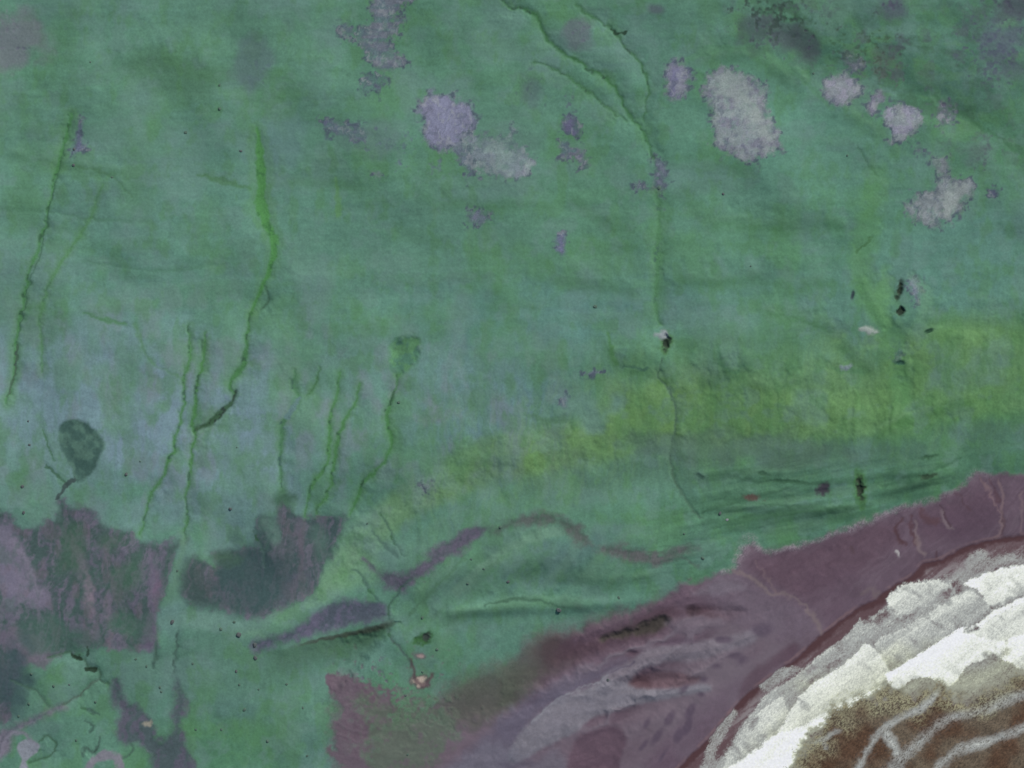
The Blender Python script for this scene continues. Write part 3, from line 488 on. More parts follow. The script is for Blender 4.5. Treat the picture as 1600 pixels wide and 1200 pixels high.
# creeks of the lower left
CR = (58, 84, 70); CD = (40, 58, 48)
stream([(75, 1028), (95, 1023), (108, 1018), (120, 1028), (132, 1030), (138, 1043), (154, 1047), (155, 1060), (168, 1070)], 4, 'zigzag black-green creek at lower left', mid=CR, dark=CD, depth=1.2, spots=.5, halo=0, taper=.2)
line_feature([(112, 1024), (124, 1029)], 7, (36, 50, 40), .9, depth=.8); line_feature([(134, 1044), (146, 1047)], 7, (36, 50, 40), .9, depth=.8); line_feature([(137, 1010), (136, 1024)], 4, CD, .8, depth=.5)
stream([(152, 1062), (138, 1072), (124, 1086), (112, 1092), (96, 1100)], 3.2, 'dotted narrow creek slanting down from the zigzag one', mid=(74, 86, 82), dark=(56, 62, 62), depth=.8, halo=0, taper=0)
stream([(18, 1064), (36, 1072), (56, 1080), (66, 1092), (76, 1104)], 3.2, 'faint creek between the grassy islands at lower left', mid=(66, 90, 82), depth=.7, halo=0)
stream([(62, 1160), (68, 1150), (76, 1149), (86, 1162), (84, 1172), (74, 1182), (58, 1187), (44, 1192)], 2.4, 'tight hooked creek in the lower left corner', mid=(48, 74, 56), dark=(40, 60, 48), depth=.7, halo=0, taper=0)
stream([(128, 1106), (142, 1112), (154, 1118)], 5, 'stubby upper dark pool in the lower left grass', mid=(58, 80, 78), depth=.6, halo=0)
stream([(132, 1128), (146, 1134), (140, 1144)], 5, 'stubby lower dark pool in the lower left grass', mid=(54, 76, 74), depth=.6, halo=0)
stream([(128, 1182), (131, 1170), (146, 1175), (153, 1165), (156, 1152)], 5, 'curled dark creek in the lower left grass', mid=(60, 80, 78), dark=(48, 66, 62), depth=.7, halo=0, taper=.1)
stream([(190, 1186), (202, 1180), (206, 1168), (200, 1160)], 3.5, 'small hooked creek under the branching wet ground', mid=(62, 84, 80), depth=.6, halo=0)
stream([(242, 1000), (243, 1020), (240, 1042)], 6, 'short dark trench under the wide wet flat', mid=(64, 88, 84), dark=(56, 78, 76), depth=.7, halo=0)
stream([(278, 985), (276, 1010), (273, 1030), (271, 1050)], 4, 'dark trench feeding the branching wet ground', mid=(62, 82, 82), dark=(50, 68, 66), depth=.8, halo=0, taper=.2)
stream([(398, 825), (402, 842), (410, 858), (412, 885)], 5, 'western arm of the forked creek in the wet flat', mid=(66, 88, 90), depth=.6, halo=0)
stream([(424, 835), (418, 850), (412, 862)], 4, 'eastern arm of the forked creek in the wet flat', mid=(66, 88, 90), depth=.6, halo=0)
stream([(550, 890), (562, 896), (572, 912), (580, 925), (588, 938)], 2.6, 'thin creek dropping to the violet strip', mid=(66, 92, 88), depth=.6, halo=0, taper=.2)
stream([(640, 905), (628, 918), (614, 938), (608, 955), (608, 968)], 3, 'thin creek entering the violet strip from the northeast', mid=(60, 84, 82), depth=.7, halo=0, taper=.2)
stream([(595, 800), (610, 830), (618, 850), (632, 868)], 2.6, 'thin creek on the pale slope above the purple strip', mid=(66, 92, 88), depth=.5, halo=0, taper=.2)
stream([(606, 985), (614, 1002), (626, 1015), (636, 1028), (642, 1040)], 3, 'thin creek leaving the shaded hollow', mid=(74, 86, 90), depth=.6, halo=0, taper=.2)
line_feature([(85, 720), (76, 705), (70, 680), (66, 670)], 3, (64, 104, 72), .7, depth=.5)
line_feature([(72, 728), (85, 738), (98, 750), (104, 758)], 4, (60, 92, 72), .8, depth=.6)
line_feature([(116, 748), (104, 756), (96, 768), (90, 780)], 6, (62, 76, 78), .9, depth=.6)
line_feature([(287, 838), (284, 860), (278, 880), (270, 920)], 10, (94, 126, 112), .7, soft=5)
drift(440, 775, 24, 14, 20, (62, 92, 76), .8, 1.0)

# ---- the shaded hollow under the violet strip
def hollow():
    P = smooth([(392, 1024), (440, 1013), (490, 1001), (540, 990), (585, 980), (612, 971)])
    sl = win(P, 240)
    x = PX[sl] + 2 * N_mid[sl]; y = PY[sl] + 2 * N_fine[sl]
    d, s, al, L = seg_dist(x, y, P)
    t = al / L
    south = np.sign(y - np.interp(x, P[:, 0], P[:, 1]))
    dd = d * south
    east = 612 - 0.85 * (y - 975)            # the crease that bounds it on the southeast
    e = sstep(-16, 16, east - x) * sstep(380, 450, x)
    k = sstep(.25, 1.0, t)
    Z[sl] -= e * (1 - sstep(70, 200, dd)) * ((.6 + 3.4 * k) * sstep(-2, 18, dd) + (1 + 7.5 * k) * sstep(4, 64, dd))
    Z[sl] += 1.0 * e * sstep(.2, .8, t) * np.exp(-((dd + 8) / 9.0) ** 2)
    lay(sl, e * sstep(-1, 4, dd) * (1 - sstep(16, 56, dd)) * (0.35 + .5 * t), alb(64, 94, 72))  # shade of the slope painted into the turf colour
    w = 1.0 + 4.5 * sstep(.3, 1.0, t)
    lay(sl, e * sstep(.2, .5, t) * (1 - sstep(w * .5, w + 2.5, np.abs(dd - w * .5))) * .7, alb(60, 56, 54))  # deepest shade under the brink, painted as a dark line
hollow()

# ---- steep-sided pits and banks
def pit(cx, cy, a, b, ang, depth, color, label=None, rim=None, name='pit', edge=.5, mat='mud'):
    sl = win([(cx - 40, cy - 40), (cx + 40, cy + 40)], 10)
    x = PX[sl] - cx; y = PY[sl] - cy; th = math.radians(ang)
    u = (x * math.cos(th) + y * math.sin(th)) / a; v = (-x * math.sin(th) + y * math.cos(th)) / b
    r = np.sqrt(u * u + v * v) + .34 * N_fine[sl] + .30 * N_spk[sl]
    m = 1 - sstep(1 - edge, 1 + edge, r)
    if rim is not None: lay(sl, (1 - sstep(1.2, 2.2, r)) * .7, alb(*rim))
    lay(sl, m, alb(*color))  # dark pits get shade from this colour as well as from depth
    Z[sl] -= (.26 * depth if depth > 5 else .22 * depth) * (1 - sstep(.2, 1.2, r))
    if label:
        k = region(name, mat, label); RID[sl] = np.where(m > .5, k, RID[sl])
def knoll(cx, cy, a, b, ang, h):
    R = 3 * max(a, b); sl = win([(cx - R, cy - R), (cx + R, cy + R)], 0)
    x = PX[sl] - cx; y = PY[sl] - cy; th = math.radians(ang)
    u = (x * math.cos(th) + y * math.sin(th)) / a; v = (-x * math.sin(th) + y * math.cos(th)) / b
    Z[sl] += h * np.exp(-(u * u + v * v))
PIT_SHADE = (40, 54, 44)  # shade inside the pits, put into their colour
pit(1041, 536, 6, 12, 8, 9, PIT_SHADE, 'deep black pit at the top of the shore brook', rim=(80, 118, 78))
pit(1406, 452, 5, 14, 18, 8, PIT_SHADE, 'long black pit on the mound at right')
pit(1408, 487, 6, 8, 0, 8, PIT_SHADE, 'small black pit just below the long black one')
pit(1344, 763, 6, 17, -4, 7, (42, 54, 44), 'ragged black pit in the dark turf above the beach', rim=(64, 104, 60))
pit(1287, 765, 11, 8, -40, 2, (60, 58, 68), 'dull purple pit west of the ragged black one')
pit(1177, 777, 15, 5, 3, 1.5, (82, 70, 66), 'flat brown scrape in the turf above the beach', name='bare_ground')
pit(1451, 517, 7, 3, -20, 4, (44, 76, 58), 'small dark slot on the terrace edge at right')
pit(1332, 462, 3, 7, 15, 4, (52, 66, 74), 'narrow dark slit west of the black pits')
pit(1404, 566, 7, 4, 0, 3, (52, 88, 74), 'dark nick under the blue-grey slit')
pit(1450, 744, 14, 4, -12, 2.5, (44, 66, 50), 'dark slanting slot above the pointed beach corner')
pit(1450, 714, 12, 4, -10, 2, (60, 92, 72))
pit(1190, 740, 10, 4, 10, 2, (58, 88, 72)); pit(1092, 743, 7, 4, 20, 2, (58, 84, 76)); pit(1230, 752, 22, 3, 3, 1.5, (56, 88, 70))
pit(1035, 522, 9, 7, 0, -2, (132, 140, 148), 'pale stony knob beside the deep black pit', name='bare_ground', mat='gravel')
pit(1358, 515, 13, 5, 12, -1.5, (150, 160, 158), 'pale stone slab on the right-hand slope', name='bare_ground', mat='gravel')
pit(1321, 575, 8, 5, -15, -1.5, (126, 140, 150), 'small pale stone patch southwest of the slab', name='bare_ground', mat='gravel')
pit(659, 1000, 16, 10, -25, 3, (58, 94, 62)); pit(666, 995, 6, 6, 0, 2, (50, 60, 58), 'small dark pit east of the shaded hollow')
pit(657, 1065, 9, 6, 5, 1, (176, 160, 152), 'pale crescent scrape in the brown-rimmed blowout', name='bare_ground', mat='gravel', rim=(84, 72, 80))
pit(655, 1025, 6, 4, 5, .6, (150, 132, 134), 'small pale scrape above the crescent one', name='bare_ground', mat='gravel', rim=(96, 92, 98))
line_feature([(642, 1030), (644, 1045), (648, 1060), (660, 1072), (672, 1062), (674, 1052)], 5, (84, 66, 74), .8, soft=2.5)
pit(231, 1131, 7, 5, 0, .6, (140, 136, 128), 'small pale sandy scrape in the branching wet ground', name='bare_ground', mat='gravel')
knoll(1000, 545, 34, 26, 0, 3.5); knoll(1425, 470, 30, 40, 10, 4); knoll(830, 870, 90, 26, -14, 4); knoll(700, 900, 60, 14, -40, 3); knoll(790, 950, 90, 11, -4, 3); knoll(930, 945, 70, 10, -6, 2)
knoll(1180, 790, 70, 8, -4, 2); knoll(1300, 795, 70, 8, -8, 2); knoll(1430, 755, 60, 8, -14, 2); knoll(620, 545, 14, 14, 0, -2); knoll(520, 1020, 60, 14, -15, 0)
knoll(1290, 100, 60, 30, 30, -3); knoll(1500, 180, 110, 30, 28, -4)

# ------------------------------------------------------------------ beach
west = 1 - sstep(900, 1090, PX)
dB = -D_GRASS + 3.0 * N_fine + 5.0 * N_mid + 14 * N_mid * west + 3 * N_spk * west
beach_m = sstep(-5 - 16 * west * sstep(620, 760, PX), 7 + 40 * west * sstep(620, 760, PX), dB)
ragged = sstep(520, 600, PX) * (1 - sstep(700, 880, PX)) * (1 - sstep(20, 110, dB)) * sstep(-200, 100, PY - 1000)
beach_m = beach_m * (1 - ragged * sstep(-.25, .35, N_mid + .6 * N_fine - .006 * dB))
RID[(beach_m > .5)] = region('beach', 'sand', 'dark purple-grey sand beach sweeping to the right edge')
bc = np.broadcast_to(alb(98, 82, 97), COL.shape).copy()
dune_n = fbm(PX + PY * .5, PY - PX * .2, 46, 4, 14, ay=.6)
bt_n = fbm(PX, PY, 20, 4, 15); bc *= (1 + 0.08 * dune_n + 0.05 * bt_n + 0.05 * N_fine + 0.02 * N_pix)[..., None]
COL = COL * (1 - beach_m[..., None]) + bc * beach_m[..., None]
def ridged(x, y, sc, octs, seed, ax, ay):
    return 1 - np.abs(fbm(x, y, sc, octs, seed, ax=ax, ay=ay)) * 1.6
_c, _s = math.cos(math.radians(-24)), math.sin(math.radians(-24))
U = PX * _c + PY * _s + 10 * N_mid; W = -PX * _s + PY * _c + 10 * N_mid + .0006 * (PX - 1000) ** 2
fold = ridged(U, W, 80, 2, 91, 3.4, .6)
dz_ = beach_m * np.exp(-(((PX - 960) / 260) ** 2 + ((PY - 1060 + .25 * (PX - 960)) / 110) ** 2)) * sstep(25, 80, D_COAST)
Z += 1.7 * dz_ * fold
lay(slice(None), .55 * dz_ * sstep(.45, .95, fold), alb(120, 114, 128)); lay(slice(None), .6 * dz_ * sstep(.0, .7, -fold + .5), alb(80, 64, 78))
Z += .22 * beach_m * sstep(30, 80, D_COAST) * (1 - dz_) * ridged(U, W, 50, 2, 92, 3.0, .7)
fs = fbm(U, W, 11, 4, 93, ax=5.0, ay=.6); Z += .12 * beach_m * fs * sstep(30, 80, D_COAST)
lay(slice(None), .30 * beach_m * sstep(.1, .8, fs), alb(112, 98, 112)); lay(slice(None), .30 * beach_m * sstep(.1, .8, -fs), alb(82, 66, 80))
def sand(pts, c, st=1.0, edge=5, rag=2.5, dz=0.0, sz=14, mottle=0):
    return patch(pts, c, rid=False, strength=st * .8, edge=edge * 1.2 + 1, rag=rag, dz=dz, soft_z=sz, mottle=mottle)
drift(1110, 1060, 170, 80, -35, (111, 101, 114), .75, .5); drift(1010, 1150, 110, 50, -40, (104, 92, 106), .6, .5); drift(700, 1160, 120, 60, -10, (104, 92, 106), .6, .9); drift(775, 1085, 80, 34, -30, (76, 82, 74), .7, .9); drift(860, 1040, 60, 20, -25, (80, 72, 76), .6, .6)
# greenish and brown mixed ground behind the dunes
sand([(520, 1060), (560, 1055), (565, 1120), (575, 1215), (520, 1215)], (98, 88, 100), .75, 8, 6, mottle=.5)
sand([(560, 1080), (640, 1095), (700, 1085), (720, 1120), (680, 1180), (640, 1215), (575, 1215), (568, 1130)], (82, 104, 86), .75, 12, 10, mottle=.55)
sand([(700, 1070), (790, 1025), (850, 990), (870, 1010), (820, 1060), (760, 1110), (700, 1120)], (84, 82, 82), .7, 14, 8)
sand([(780, 1060), (830, 1020), (870, 1000), (850, 1050), (820, 1090), (785, 1110)], (76, 84, 74), .6, 14, 8)
sand([(845, 1010), (900, 985), (960, 965), (1040, 940), (1060, 955), (1030, 995), (960, 1010), (900, 1035), (850, 1040)], (74, 56, 66), .85, 12, 5)  # lee face of the dune, its shade put into the sand colour
sand([(930, 975), (1000, 950), (1050, 930), (1090, 915), (1080, 940), (1030, 952), (960, 985), (900, 1000)], (100, 82, 98), .8, 6, 3, dz=.8)
sand([(940, 998), (965, 985), (1000, 973), (1040, 960), (1046, 970), (1030, 988), (1000, 995), (970, 999)], (56, 56, 50), .95, 4, 3, dz=-2.2, sz=10)  # darkest part of the lee face, shade painted over real relief
sand([(1074, 953), (1100, 945), (1150, 944), (1166, 957), (1140, 966), (1100, 962)], (74, 56, 66), .9, 5, 3, dz=-1.5)
sand([(1070, 950), (1085, 946), (1095, 956), (1080, 962)], (50, 40, 46), .8, 4, 2, dz=-.8)
sand([(1145, 892), (1200, 905), (1250, 945), (1275, 980), (1240, 1000), (1190, 990), (1130, 960), (1100, 930), (1110, 905)], (104, 92, 108), .75, 10, 4)
sand([(1080, 928), (1120, 905), (1150, 905), (1165, 920), (1120, 930)], (116, 108, 122), .7, 6, 3)
sand([(780, 1120), (830, 1095), (870, 1060), (930, 1040), (960, 1030), (940, 1052), (870, 1092), (830, 1122), (800, 1160), (780, 1150)], (98, 90, 108), .8, 10, 4)
sand([(700, 1215), (735, 1170), (790, 1120), (840, 1085), (900, 1062), (950, 1040), (980, 1030), (960, 1052), (880, 1092), (830, 1128), (800, 1170), (790, 1215)], (92, 88, 108), .8, 9, 3)
sand([(795, 1178), (812, 1148), (832, 1126), (870, 1094), (930, 1070), (945, 1058), (985, 1068), (1040, 1078), (1100, 1070), (1110, 1078), (1060, 1088), (1000, 1098), (960, 1110), (920, 1126), (894, 1146), (860, 1162), (820, 1186), (800, 1194)], (119, 117, 130), 1, 3, 1.2, dz=1.8, sz=22)
sand([(905, 1100), (960, 1082), (1020, 1084), (1060, 1084), (1000, 1096), (940, 1112), (900, 1124), (870, 1140), (850, 1138)], (116, 112, 126), .7, 8, 2)
sand([(940, 1056), (980, 1036), (1010, 1013), (1060, 1006), (1110, 1000), (1170, 986), (1200, 975), (1180, 1000), (1140, 1016), (1090, 1032), (1040, 1034), (1000, 1046), (985, 1064), (960, 1064)], (114, 108, 121), .95, 4, 1.5, dz=1.4, sz=20)
sand([(760, 1160), (800, 1170), (830, 1185), (870, 1172), (880, 1215), (700, 1215), (730, 1180)], (108, 106, 122), .7, 10, 4)
sand([(1040, 975), (1070, 968), (1130, 975), (1100, 985), (1060, 990)], (108, 98, 112), .7, 6, 2, dz=.6)
sand([(985, 1068), (1000, 1056), (1040, 1050), (1092, 1060), (1060, 1072), (1010, 1075)], (94, 74, 84), 1, 3, 1.5, dz=-1.6)
sand([(985, 1070), (995, 1058), (1012, 1060), (1015, 1072)], (76, 56, 64), .8, 4, 2, dz=-.6)
sand([(974, 1019), (985, 1014), (1000, 1020), (990, 1026)], (74, 58, 72), .95, 3, 1, dz=-1.0, sz=6)
sand([(1030, 1004), (1060, 998), (1090, 1002), (1050, 1008)], (84, 70, 88), .8, 3, 1, dz=-.6)
sand([(892, 1170), (903, 1152), (925, 1141), (950, 1134), (970, 1140), (979, 1156), (970, 1185), (960, 1215), (890, 1215)], (90, 71, 86), 1, 3, 1.2, dz=-1.2)
sand([(780, 1194), (800, 1194), (830, 1188), (840, 1194), (800, 1202)], (80, 74, 92), .8, 4, 2)
sand([(1153, 1092), (1162, 1060), (1200, 1030), (1240, 1004), (1246, 1018), (1205, 1052), (1165, 1088)], (84, 64, 78), .8, 4, 2)
sand([(1000, 1215), (1060, 1130), (1110, 1090), (1150, 1060), (1160, 1075), (1120, 1130), (1070, 1190), (1050, 1215)], (94, 78, 96), .6, 10, 3)
sand([(1190, 870), (1280, 850), (1380, 815), (1400, 850), (1330, 900), (1250, 930), (1180, 900)], (88, 68, 82), .75, 14, 4)
sand([(1440, 800), (1540, 760), (1560, 790), (1520, 830), (1450, 840)], (90, 70, 86), .7, 12, 5)
sand([(1480, 800), (1550, 790), (1560, 820), (1500, 845), (1470, 835)], (80, 64, 80), .6, 14, 4)
sand([(1250, 910), (1330, 890), (1330, 935), (1290, 970), (1265, 950)], (92, 74, 90), .6, 12, 4)
for _x, _y, _a, _b, _an in [(1010, 1130, 9, 4, -60), (1026, 1152, 11, 4, -55), (1045, 1122, 8, 4, -60), (1005, 1165, 9, 3, -50), (1060, 1150, 7, 4, -60), (1080, 1110, 8, 4, -60), (1036, 1180, 12, 3, -60), (1075, 1135, 8, 3, -70), (1100, 1062, 7, 5, 0), (1120, 1040, 8, 5, 0), (1145, 1025, 9, 6, 0), (1095, 1085, 6, 4, 0), (1070, 1075, 8, 4, -40), (1130, 1000, 10, 4, 0), (1185, 985, 14, 8, 0), (1160, 1030, 10, 8, 0)]:
    drift(_x, _y, _a * 1.6, _b * 1.6, _an, (82, 70, 88), .8, .8)
# strandline along the top of the beach: pale drift sand, rough
bt = smooth([(1130, 893), (1146, 886), (1156, 868), (1172, 845), (1186, 858), (1205, 864), (1250, 852), (1300, 837), (1350, 817), (1400, 797), (1450, 782), (1485, 771), (1510, 752), (1525, 737), (1545, 741)])
def strand():
    sl = win(bt, 40); x, y = PX[sl], PY[sl]
    d, s, al, L = seg_dist(x + 2.5 * N_fine[sl], y + 3 * N_mid[sl], bt); t = al / L
    w = 5 + 5 * np.exp(-((t - .12) / .08) ** 2) + 3 * vnoise(al / 30, al * 0)
    m = (1 - sstep(w * .1, w * 1.2 + 3, d)) * (.15 + .85 * sstep(-.5, .9, .5 * N_fine[sl] + .4 * N_spk[sl] + .5 * N_pix[sl])) * (1 - .55 * sstep(.5, .9, t))
    lay(sl, m * .75, alb(138, 130, 142)); Z[sl] += .3 * m
strand()
RUN = [([(1145, 890), (1180, 908), (1200, 926), (1232, 930), (1256, 946), (1274, 970), (1287, 992)], 5, (122, 108, 112), .65), ([(1182, 880), (1200, 905), (1216, 926)], 3, (116, 98, 106), .5),
       ([(1408, 808), (1400, 830), (1410, 850)], 6, (80, 58, 66), .9), ([(1422, 806), (1424, 830), (1432, 848)], 5, (84, 60, 68), .8), ([(1440, 798), (1446, 812), (1462, 815)], 10, (88, 66, 76), .9), ([(1430, 812), (1432, 840), (1440, 865)], 5, (130, 114, 120), .6), ([(1470, 795), (1474, 815), (1486, 825)], 6, (126, 112, 120), .6), ([(1468, 788), (1478, 808), (1486, 822)], 3, (74, 56, 66), .8),
       ([(1495, 772), (1505, 785), (1512, 795)], 3, (84, 64, 74), .7), ([(1530, 745), (1545, 765), (1556, 785), (1562, 800)], 4, (126, 104, 110), .6), ([(1545, 750), (1555, 770), (1562, 785)], 4, (84, 62, 72), .7), ([(1560, 750), (1568, 780), (1564, 810), (1563, 832), (1556, 842)], 4, (126, 106, 112), .6), ([(1566, 800), (1566, 840)], 2.5, (78, 58, 68), .7), ([(1596, 770), (1597, 830)], 4, (122, 104, 112), .6), ([(1330, 855), (1333, 862)], 8, (78, 62, 70), .7), ([(1400, 862), (1403, 868)], 4, (170, 166, 172), .9),
       ([(1345, 925), (1365, 920), (1370, 930)], 6, (112, 98, 104), .6), ([(1460, 862), (1463, 874)], 3, (76, 54, 62), .8), ([(832, 1126), (870, 1093), (930, 1068), (950, 1056)], 3, (128, 128, 140), .7), ([(955, 1050), (975, 1044), (990, 1036)], 3, (82, 74, 94), .7)]
for pts, w, c, st in RUN:
    _a = [2.2, 3.4][w > 4]
    line_feature(pts, w * .78, c, min(1, st * 1.05), depth=.12, soft=_a, wob=1.6)
# the cut edge of the berm and the wet foot of the beach
lip = D_COAST + 1.0 * N_fine + 2.0 * N_mid
m = (1 - sstep(.5, 3.6, np.abs(lip - 3))) * beach_m * sstep(-.6, .6, N_mid + .5 * N_fine)
lay(slice(None), .6 * m, alb(122, 98, 104))
Z += 0.5 * sstep(-3, 4, lip)

# ------------------------------------------------------------------ the sea
sea_d = -(D_COAST + 1.0 * N_fine + 2.0 * N_mid)         # px out from the berm
sea_m = sstep(-2.5, 2.5, sea_d)
WETSAND = region('wet_sand', 'wet', 'dark brown wet sand at the foot of the beach')
SEA = region('sea', 'water', 'brown turbid sea water in the lower right corner')
RID[sea_m > .5] = WETSAND
lay(slice(None), sea_m, alb(76, 50, 55))
# open water beyond the surf
BROWN_EDGE = np.vstack([[(-17000, 17500), (300, 2250), (1100, 1400)], smooth([(1225, 1212), (1262, 1172), (1288, 1130), (1310, 1112), (1345, 1092), (1385, 1082), (1420, 1090), (1462, 1076), (1500, 1094), (1560, 1084), (1600, 1066), (1680, 1050)]), [(3000, 760), (18000, -2000)]]).astype(float)
D_BROWN = coarse(lambda x, y: -signed(x, y, BROWN_EDGE))
GRAIN = .8 * N_pix + .3 * fbm(PX, PY, 3.6, 2, 51) + .2 * fbm(PX, PY, 14, 2, 52)
FOAM_G = (160, 162, 164); FOAM_W = (245, 247, 243)
foam = np.zeros_like(PX)                     # 0 water .. 1 thick white foam
SPACE = sstep(-1, 1, sea_d)
film = sstep(6, 13, sea_d + 4 * N_mid + 2 * N_spk) * (1 - sstep(60, 120, sea_d))
lay(slice(None), film * (.6 + .12 * GRAIN), alb(112, 94, 102))
fw = fbm(PX * .80 - PY * .60, PY * .80 + PX * .60, 15, 4, 73, ax=3.0, ay=.55)
lay(slice(None), .75 * film * sstep(-.05, .5, fw + .15 * GRAIN) * sstep(8, 20, sea_d), alb(138, 130, 136)); lay(slice(None), .5 * film * sstep(.2, .6, -fw), alb(84, 58, 64))
foam[:] = .34 * sstep(22, 40, sea_d + 7 * N_mid + 4 * N_spk) * (1 - sstep(200, 260, sea_d))
def sheet(pts, v0, v1, label, rag=1.0, soft=1.6, name='surf_wave'):
    """one flat sheet of broken wave; v0 is its thickness at the shoreward front, v1 at its seaward back"""
    P = smooth(pts, True, 8); sl = win(P, 24); x, y = PX[sl], PY[sl]
    d, _, _, _ = seg_dist(x, y, P, True)
    s_ = np.where(inside(x, y, P), d, -d) + rag * (.8 * N_spk[sl] + 1.3 * N_fine[sl] + .8 * N_mid[sl]) + .5 * N_pix[sl]
    m = sstep(-soft, soft, s_)
    q = x * .58 + y * .81; pq = P[:, 0] * .58 + P[:, 1] * .81
    # distance seaward from the local front: position between the sheet's shoreward and seaward outline
    along = x * .81 - y * .58; pa = P[:, 0] * .81 - P[:, 1] * .58
    bins = np.linspace(pa.min(), pa.max(), 24); lo = np.full(23, np.nan); hi = np.full(23, np.nan)
    for b in range(23):
        w = (pa >= bins[b] - 14) & (pa <= bins[b + 1] + 14)
        if w.any(): lo[b], hi[b] = pq[w].min(), pq[w].max()
    ok = ~np.isnan(lo); c_ = .5 * (bins[1:] + bins[:-1])
    f_ = np.clip((q - np.interp(along, c_[ok], lo[ok])) / np.maximum(np.interp(along, c_[ok], hi[ok] - lo[ok]), 6), 0, 1)
    foam[sl] = foam[sl] * (1 - m) + (v0 + (v1 - v0) * f_) * m
    Z[sl] += m * .25 * (1 - f_)
    k = region(name, 'foam', label); RID[sl] = np.where((m > .5) & (sea_d[sl] > 2), k, RID[sl])
B_ = 1225
sheet([(1090, B_), (1099, 1184), (1123, 1132), (1146, 1108), (1152, 1114), (1139, 1138), (1121, 1174), (1108, B_)], .34, .26, 'thin grey tongue of wash nearest the lower beach', 1, 3)
sheet([(1186, 1066), (1203, 1048), (1223, 1043), (1252, 1046), (1232, 1060), (1196, 1082)], .28, .18, 'thin grey film of wash under the beach lip', 1, 3)
sheet([(1508, 884), (1514, 868), (1536, 860), (1548, 872), (1560, 880), (1600, 876), (1680, 862), (1680, 880), (1600, 890), (1530, 898)], .34, .14, 'thin lilac film of wash at the right edge', 1, 4)
sheet([(1116, B_), (1131, 1182), (1152, 1146), (1170, 1120), (1196, 1087), (1224, 1068), (1250, 1051), (1291, 1015), (1324, 991), (1344, 968), (1350, 976), (1358, 975), (1370, 995), (1351, 1012), (1297, 1050), (1264, 1080), (1217, 1092), (1186, 1114), (1163, 1144), (1150, 1170), (1140, B_)], .47, .30, 'grey leading sheet of wash along the lower beach', .7)
sheet([(1352, 988), (1368, 962), (1390, 950), (1402, 962), (1440, 952), (1470, 936), (1500, 925), (1520, 930), (1500, 952), (1450, 970), (1400, 988), (1370, 1000)], .40, .34, 'broken grey sheet behind the frothy front', 2.5, 4)
sheet([(1130, B_), (1134, 1184), (1149, 1155), (1168, 1132), (1190, 1110), (1223, 1088), (1227, 1100), (1234, 1112), (1222, 1136), (1200, 1160), (1170, 1186), (1150, B_)], .60, .46, 'second front of surf, speckled light grey', .8)
sheet([(1210, 1160), (1232, 1116), (1246, 1092), (1267, 1071), (1297, 1052), (1331, 1027), (1352, 1006), (1366, 1014), (1377, 1020), (1393, 1034), (1384, 1060), (1358, 1080), (1320, 1104), (1290, 1126), (1250, 1152)], .80, .62, 'light speckled sheet inside the second front', .8)
sheet([(1366, 1006), (1376, 994), (1408, 984), (1442, 965), (1458, 976), (1478, 984), (1496, 986), (1460, 1008), (1432, 1026), (1396, 1050), (1384, 1036)], .60, .38, 'middle speckled sheet of surf at right', .9)
sheet([(1386, 936), (1398, 922), (1412, 914), (1440, 907), (1466, 904), (1478, 910), (1490, 912), (1476, 928), (1458, 938), (1430, 952), (1412, 960), (1396, 952), (1388, 946)], .80, .46, 'white frothy front just below the beach lip', 1.8, 2.5)
sheet([(1450, 962), (1472, 944), (1494, 928), (1516, 924), (1540, 938), (1552, 952), (1530, 968), (1510, 978), (1490, 984), (1466, 974)], .60, .42, 'grey dimpled sheet between two white fronts', 1.5, 3)
sheet([(1508, 914), (1516, 905), (1533, 898), (1566, 888), (1600, 882), (1680, 866), (1680, 915), (1600, 928), (1570, 944), (1552, 956), (1540, 940), (1526, 922)], .94, .60, 'white frothy front of the surf at the right edge', 1.5, 2)
sheet([(1512, 988), (1528, 980), (1552, 962), (1600, 938), (1680, 906), (1680, 1010), (1600, 1010), (1560, 1016), (1534, 1000)], .78, .58, 'speckled white sheet under the right-hand front', 1)
sheet([(1384, 1054), (1432, 1025), (1469, 1001), (1508, 978), (1520, 990), (1536, 996), (1566, 1008), (1540, 1030), (1513, 1040), (1484, 1072), (1462, 1064), (1452, 1058), (1425, 1062), (1402, 1078), (1388, 1066)], 1.02, .74, 'long straight bright wave front in the middle of the surf', .7)
sheet([(1514, 982), (1530, 972), (1550, 956), (1576, 944), (1600, 932), (1680, 900), (1680, 906), (1600, 940), (1576, 952), (1552, 964), (1530, 980)], .98, .9, 'thin bright wave line running to the right edge', .5)
sheet([(1548, 1012), (1566, 1002), (1600, 992), (1680, 976), (1680, 1050), (1600, 1046), (1578, 1034), (1560, 1026)], .92, .64, 'short white wave front near the right edge', 1.2)
sheet([(1120, 1235), (1132, 1206), (1163, 1184), (1188, 1166), (1212, 1148), (1250, 1136), (1291, 1112), (1331, 1090), (1356, 1080), (1384, 1070), (1352, 1096), (1310, 1120), (1286, 1138), (1264, 1152), (1250, 1168), (1238, 1200), (1232, 1235)], .96, .98, 'broad dazzling white belt of surf running off the bottom', 1.2, 3)
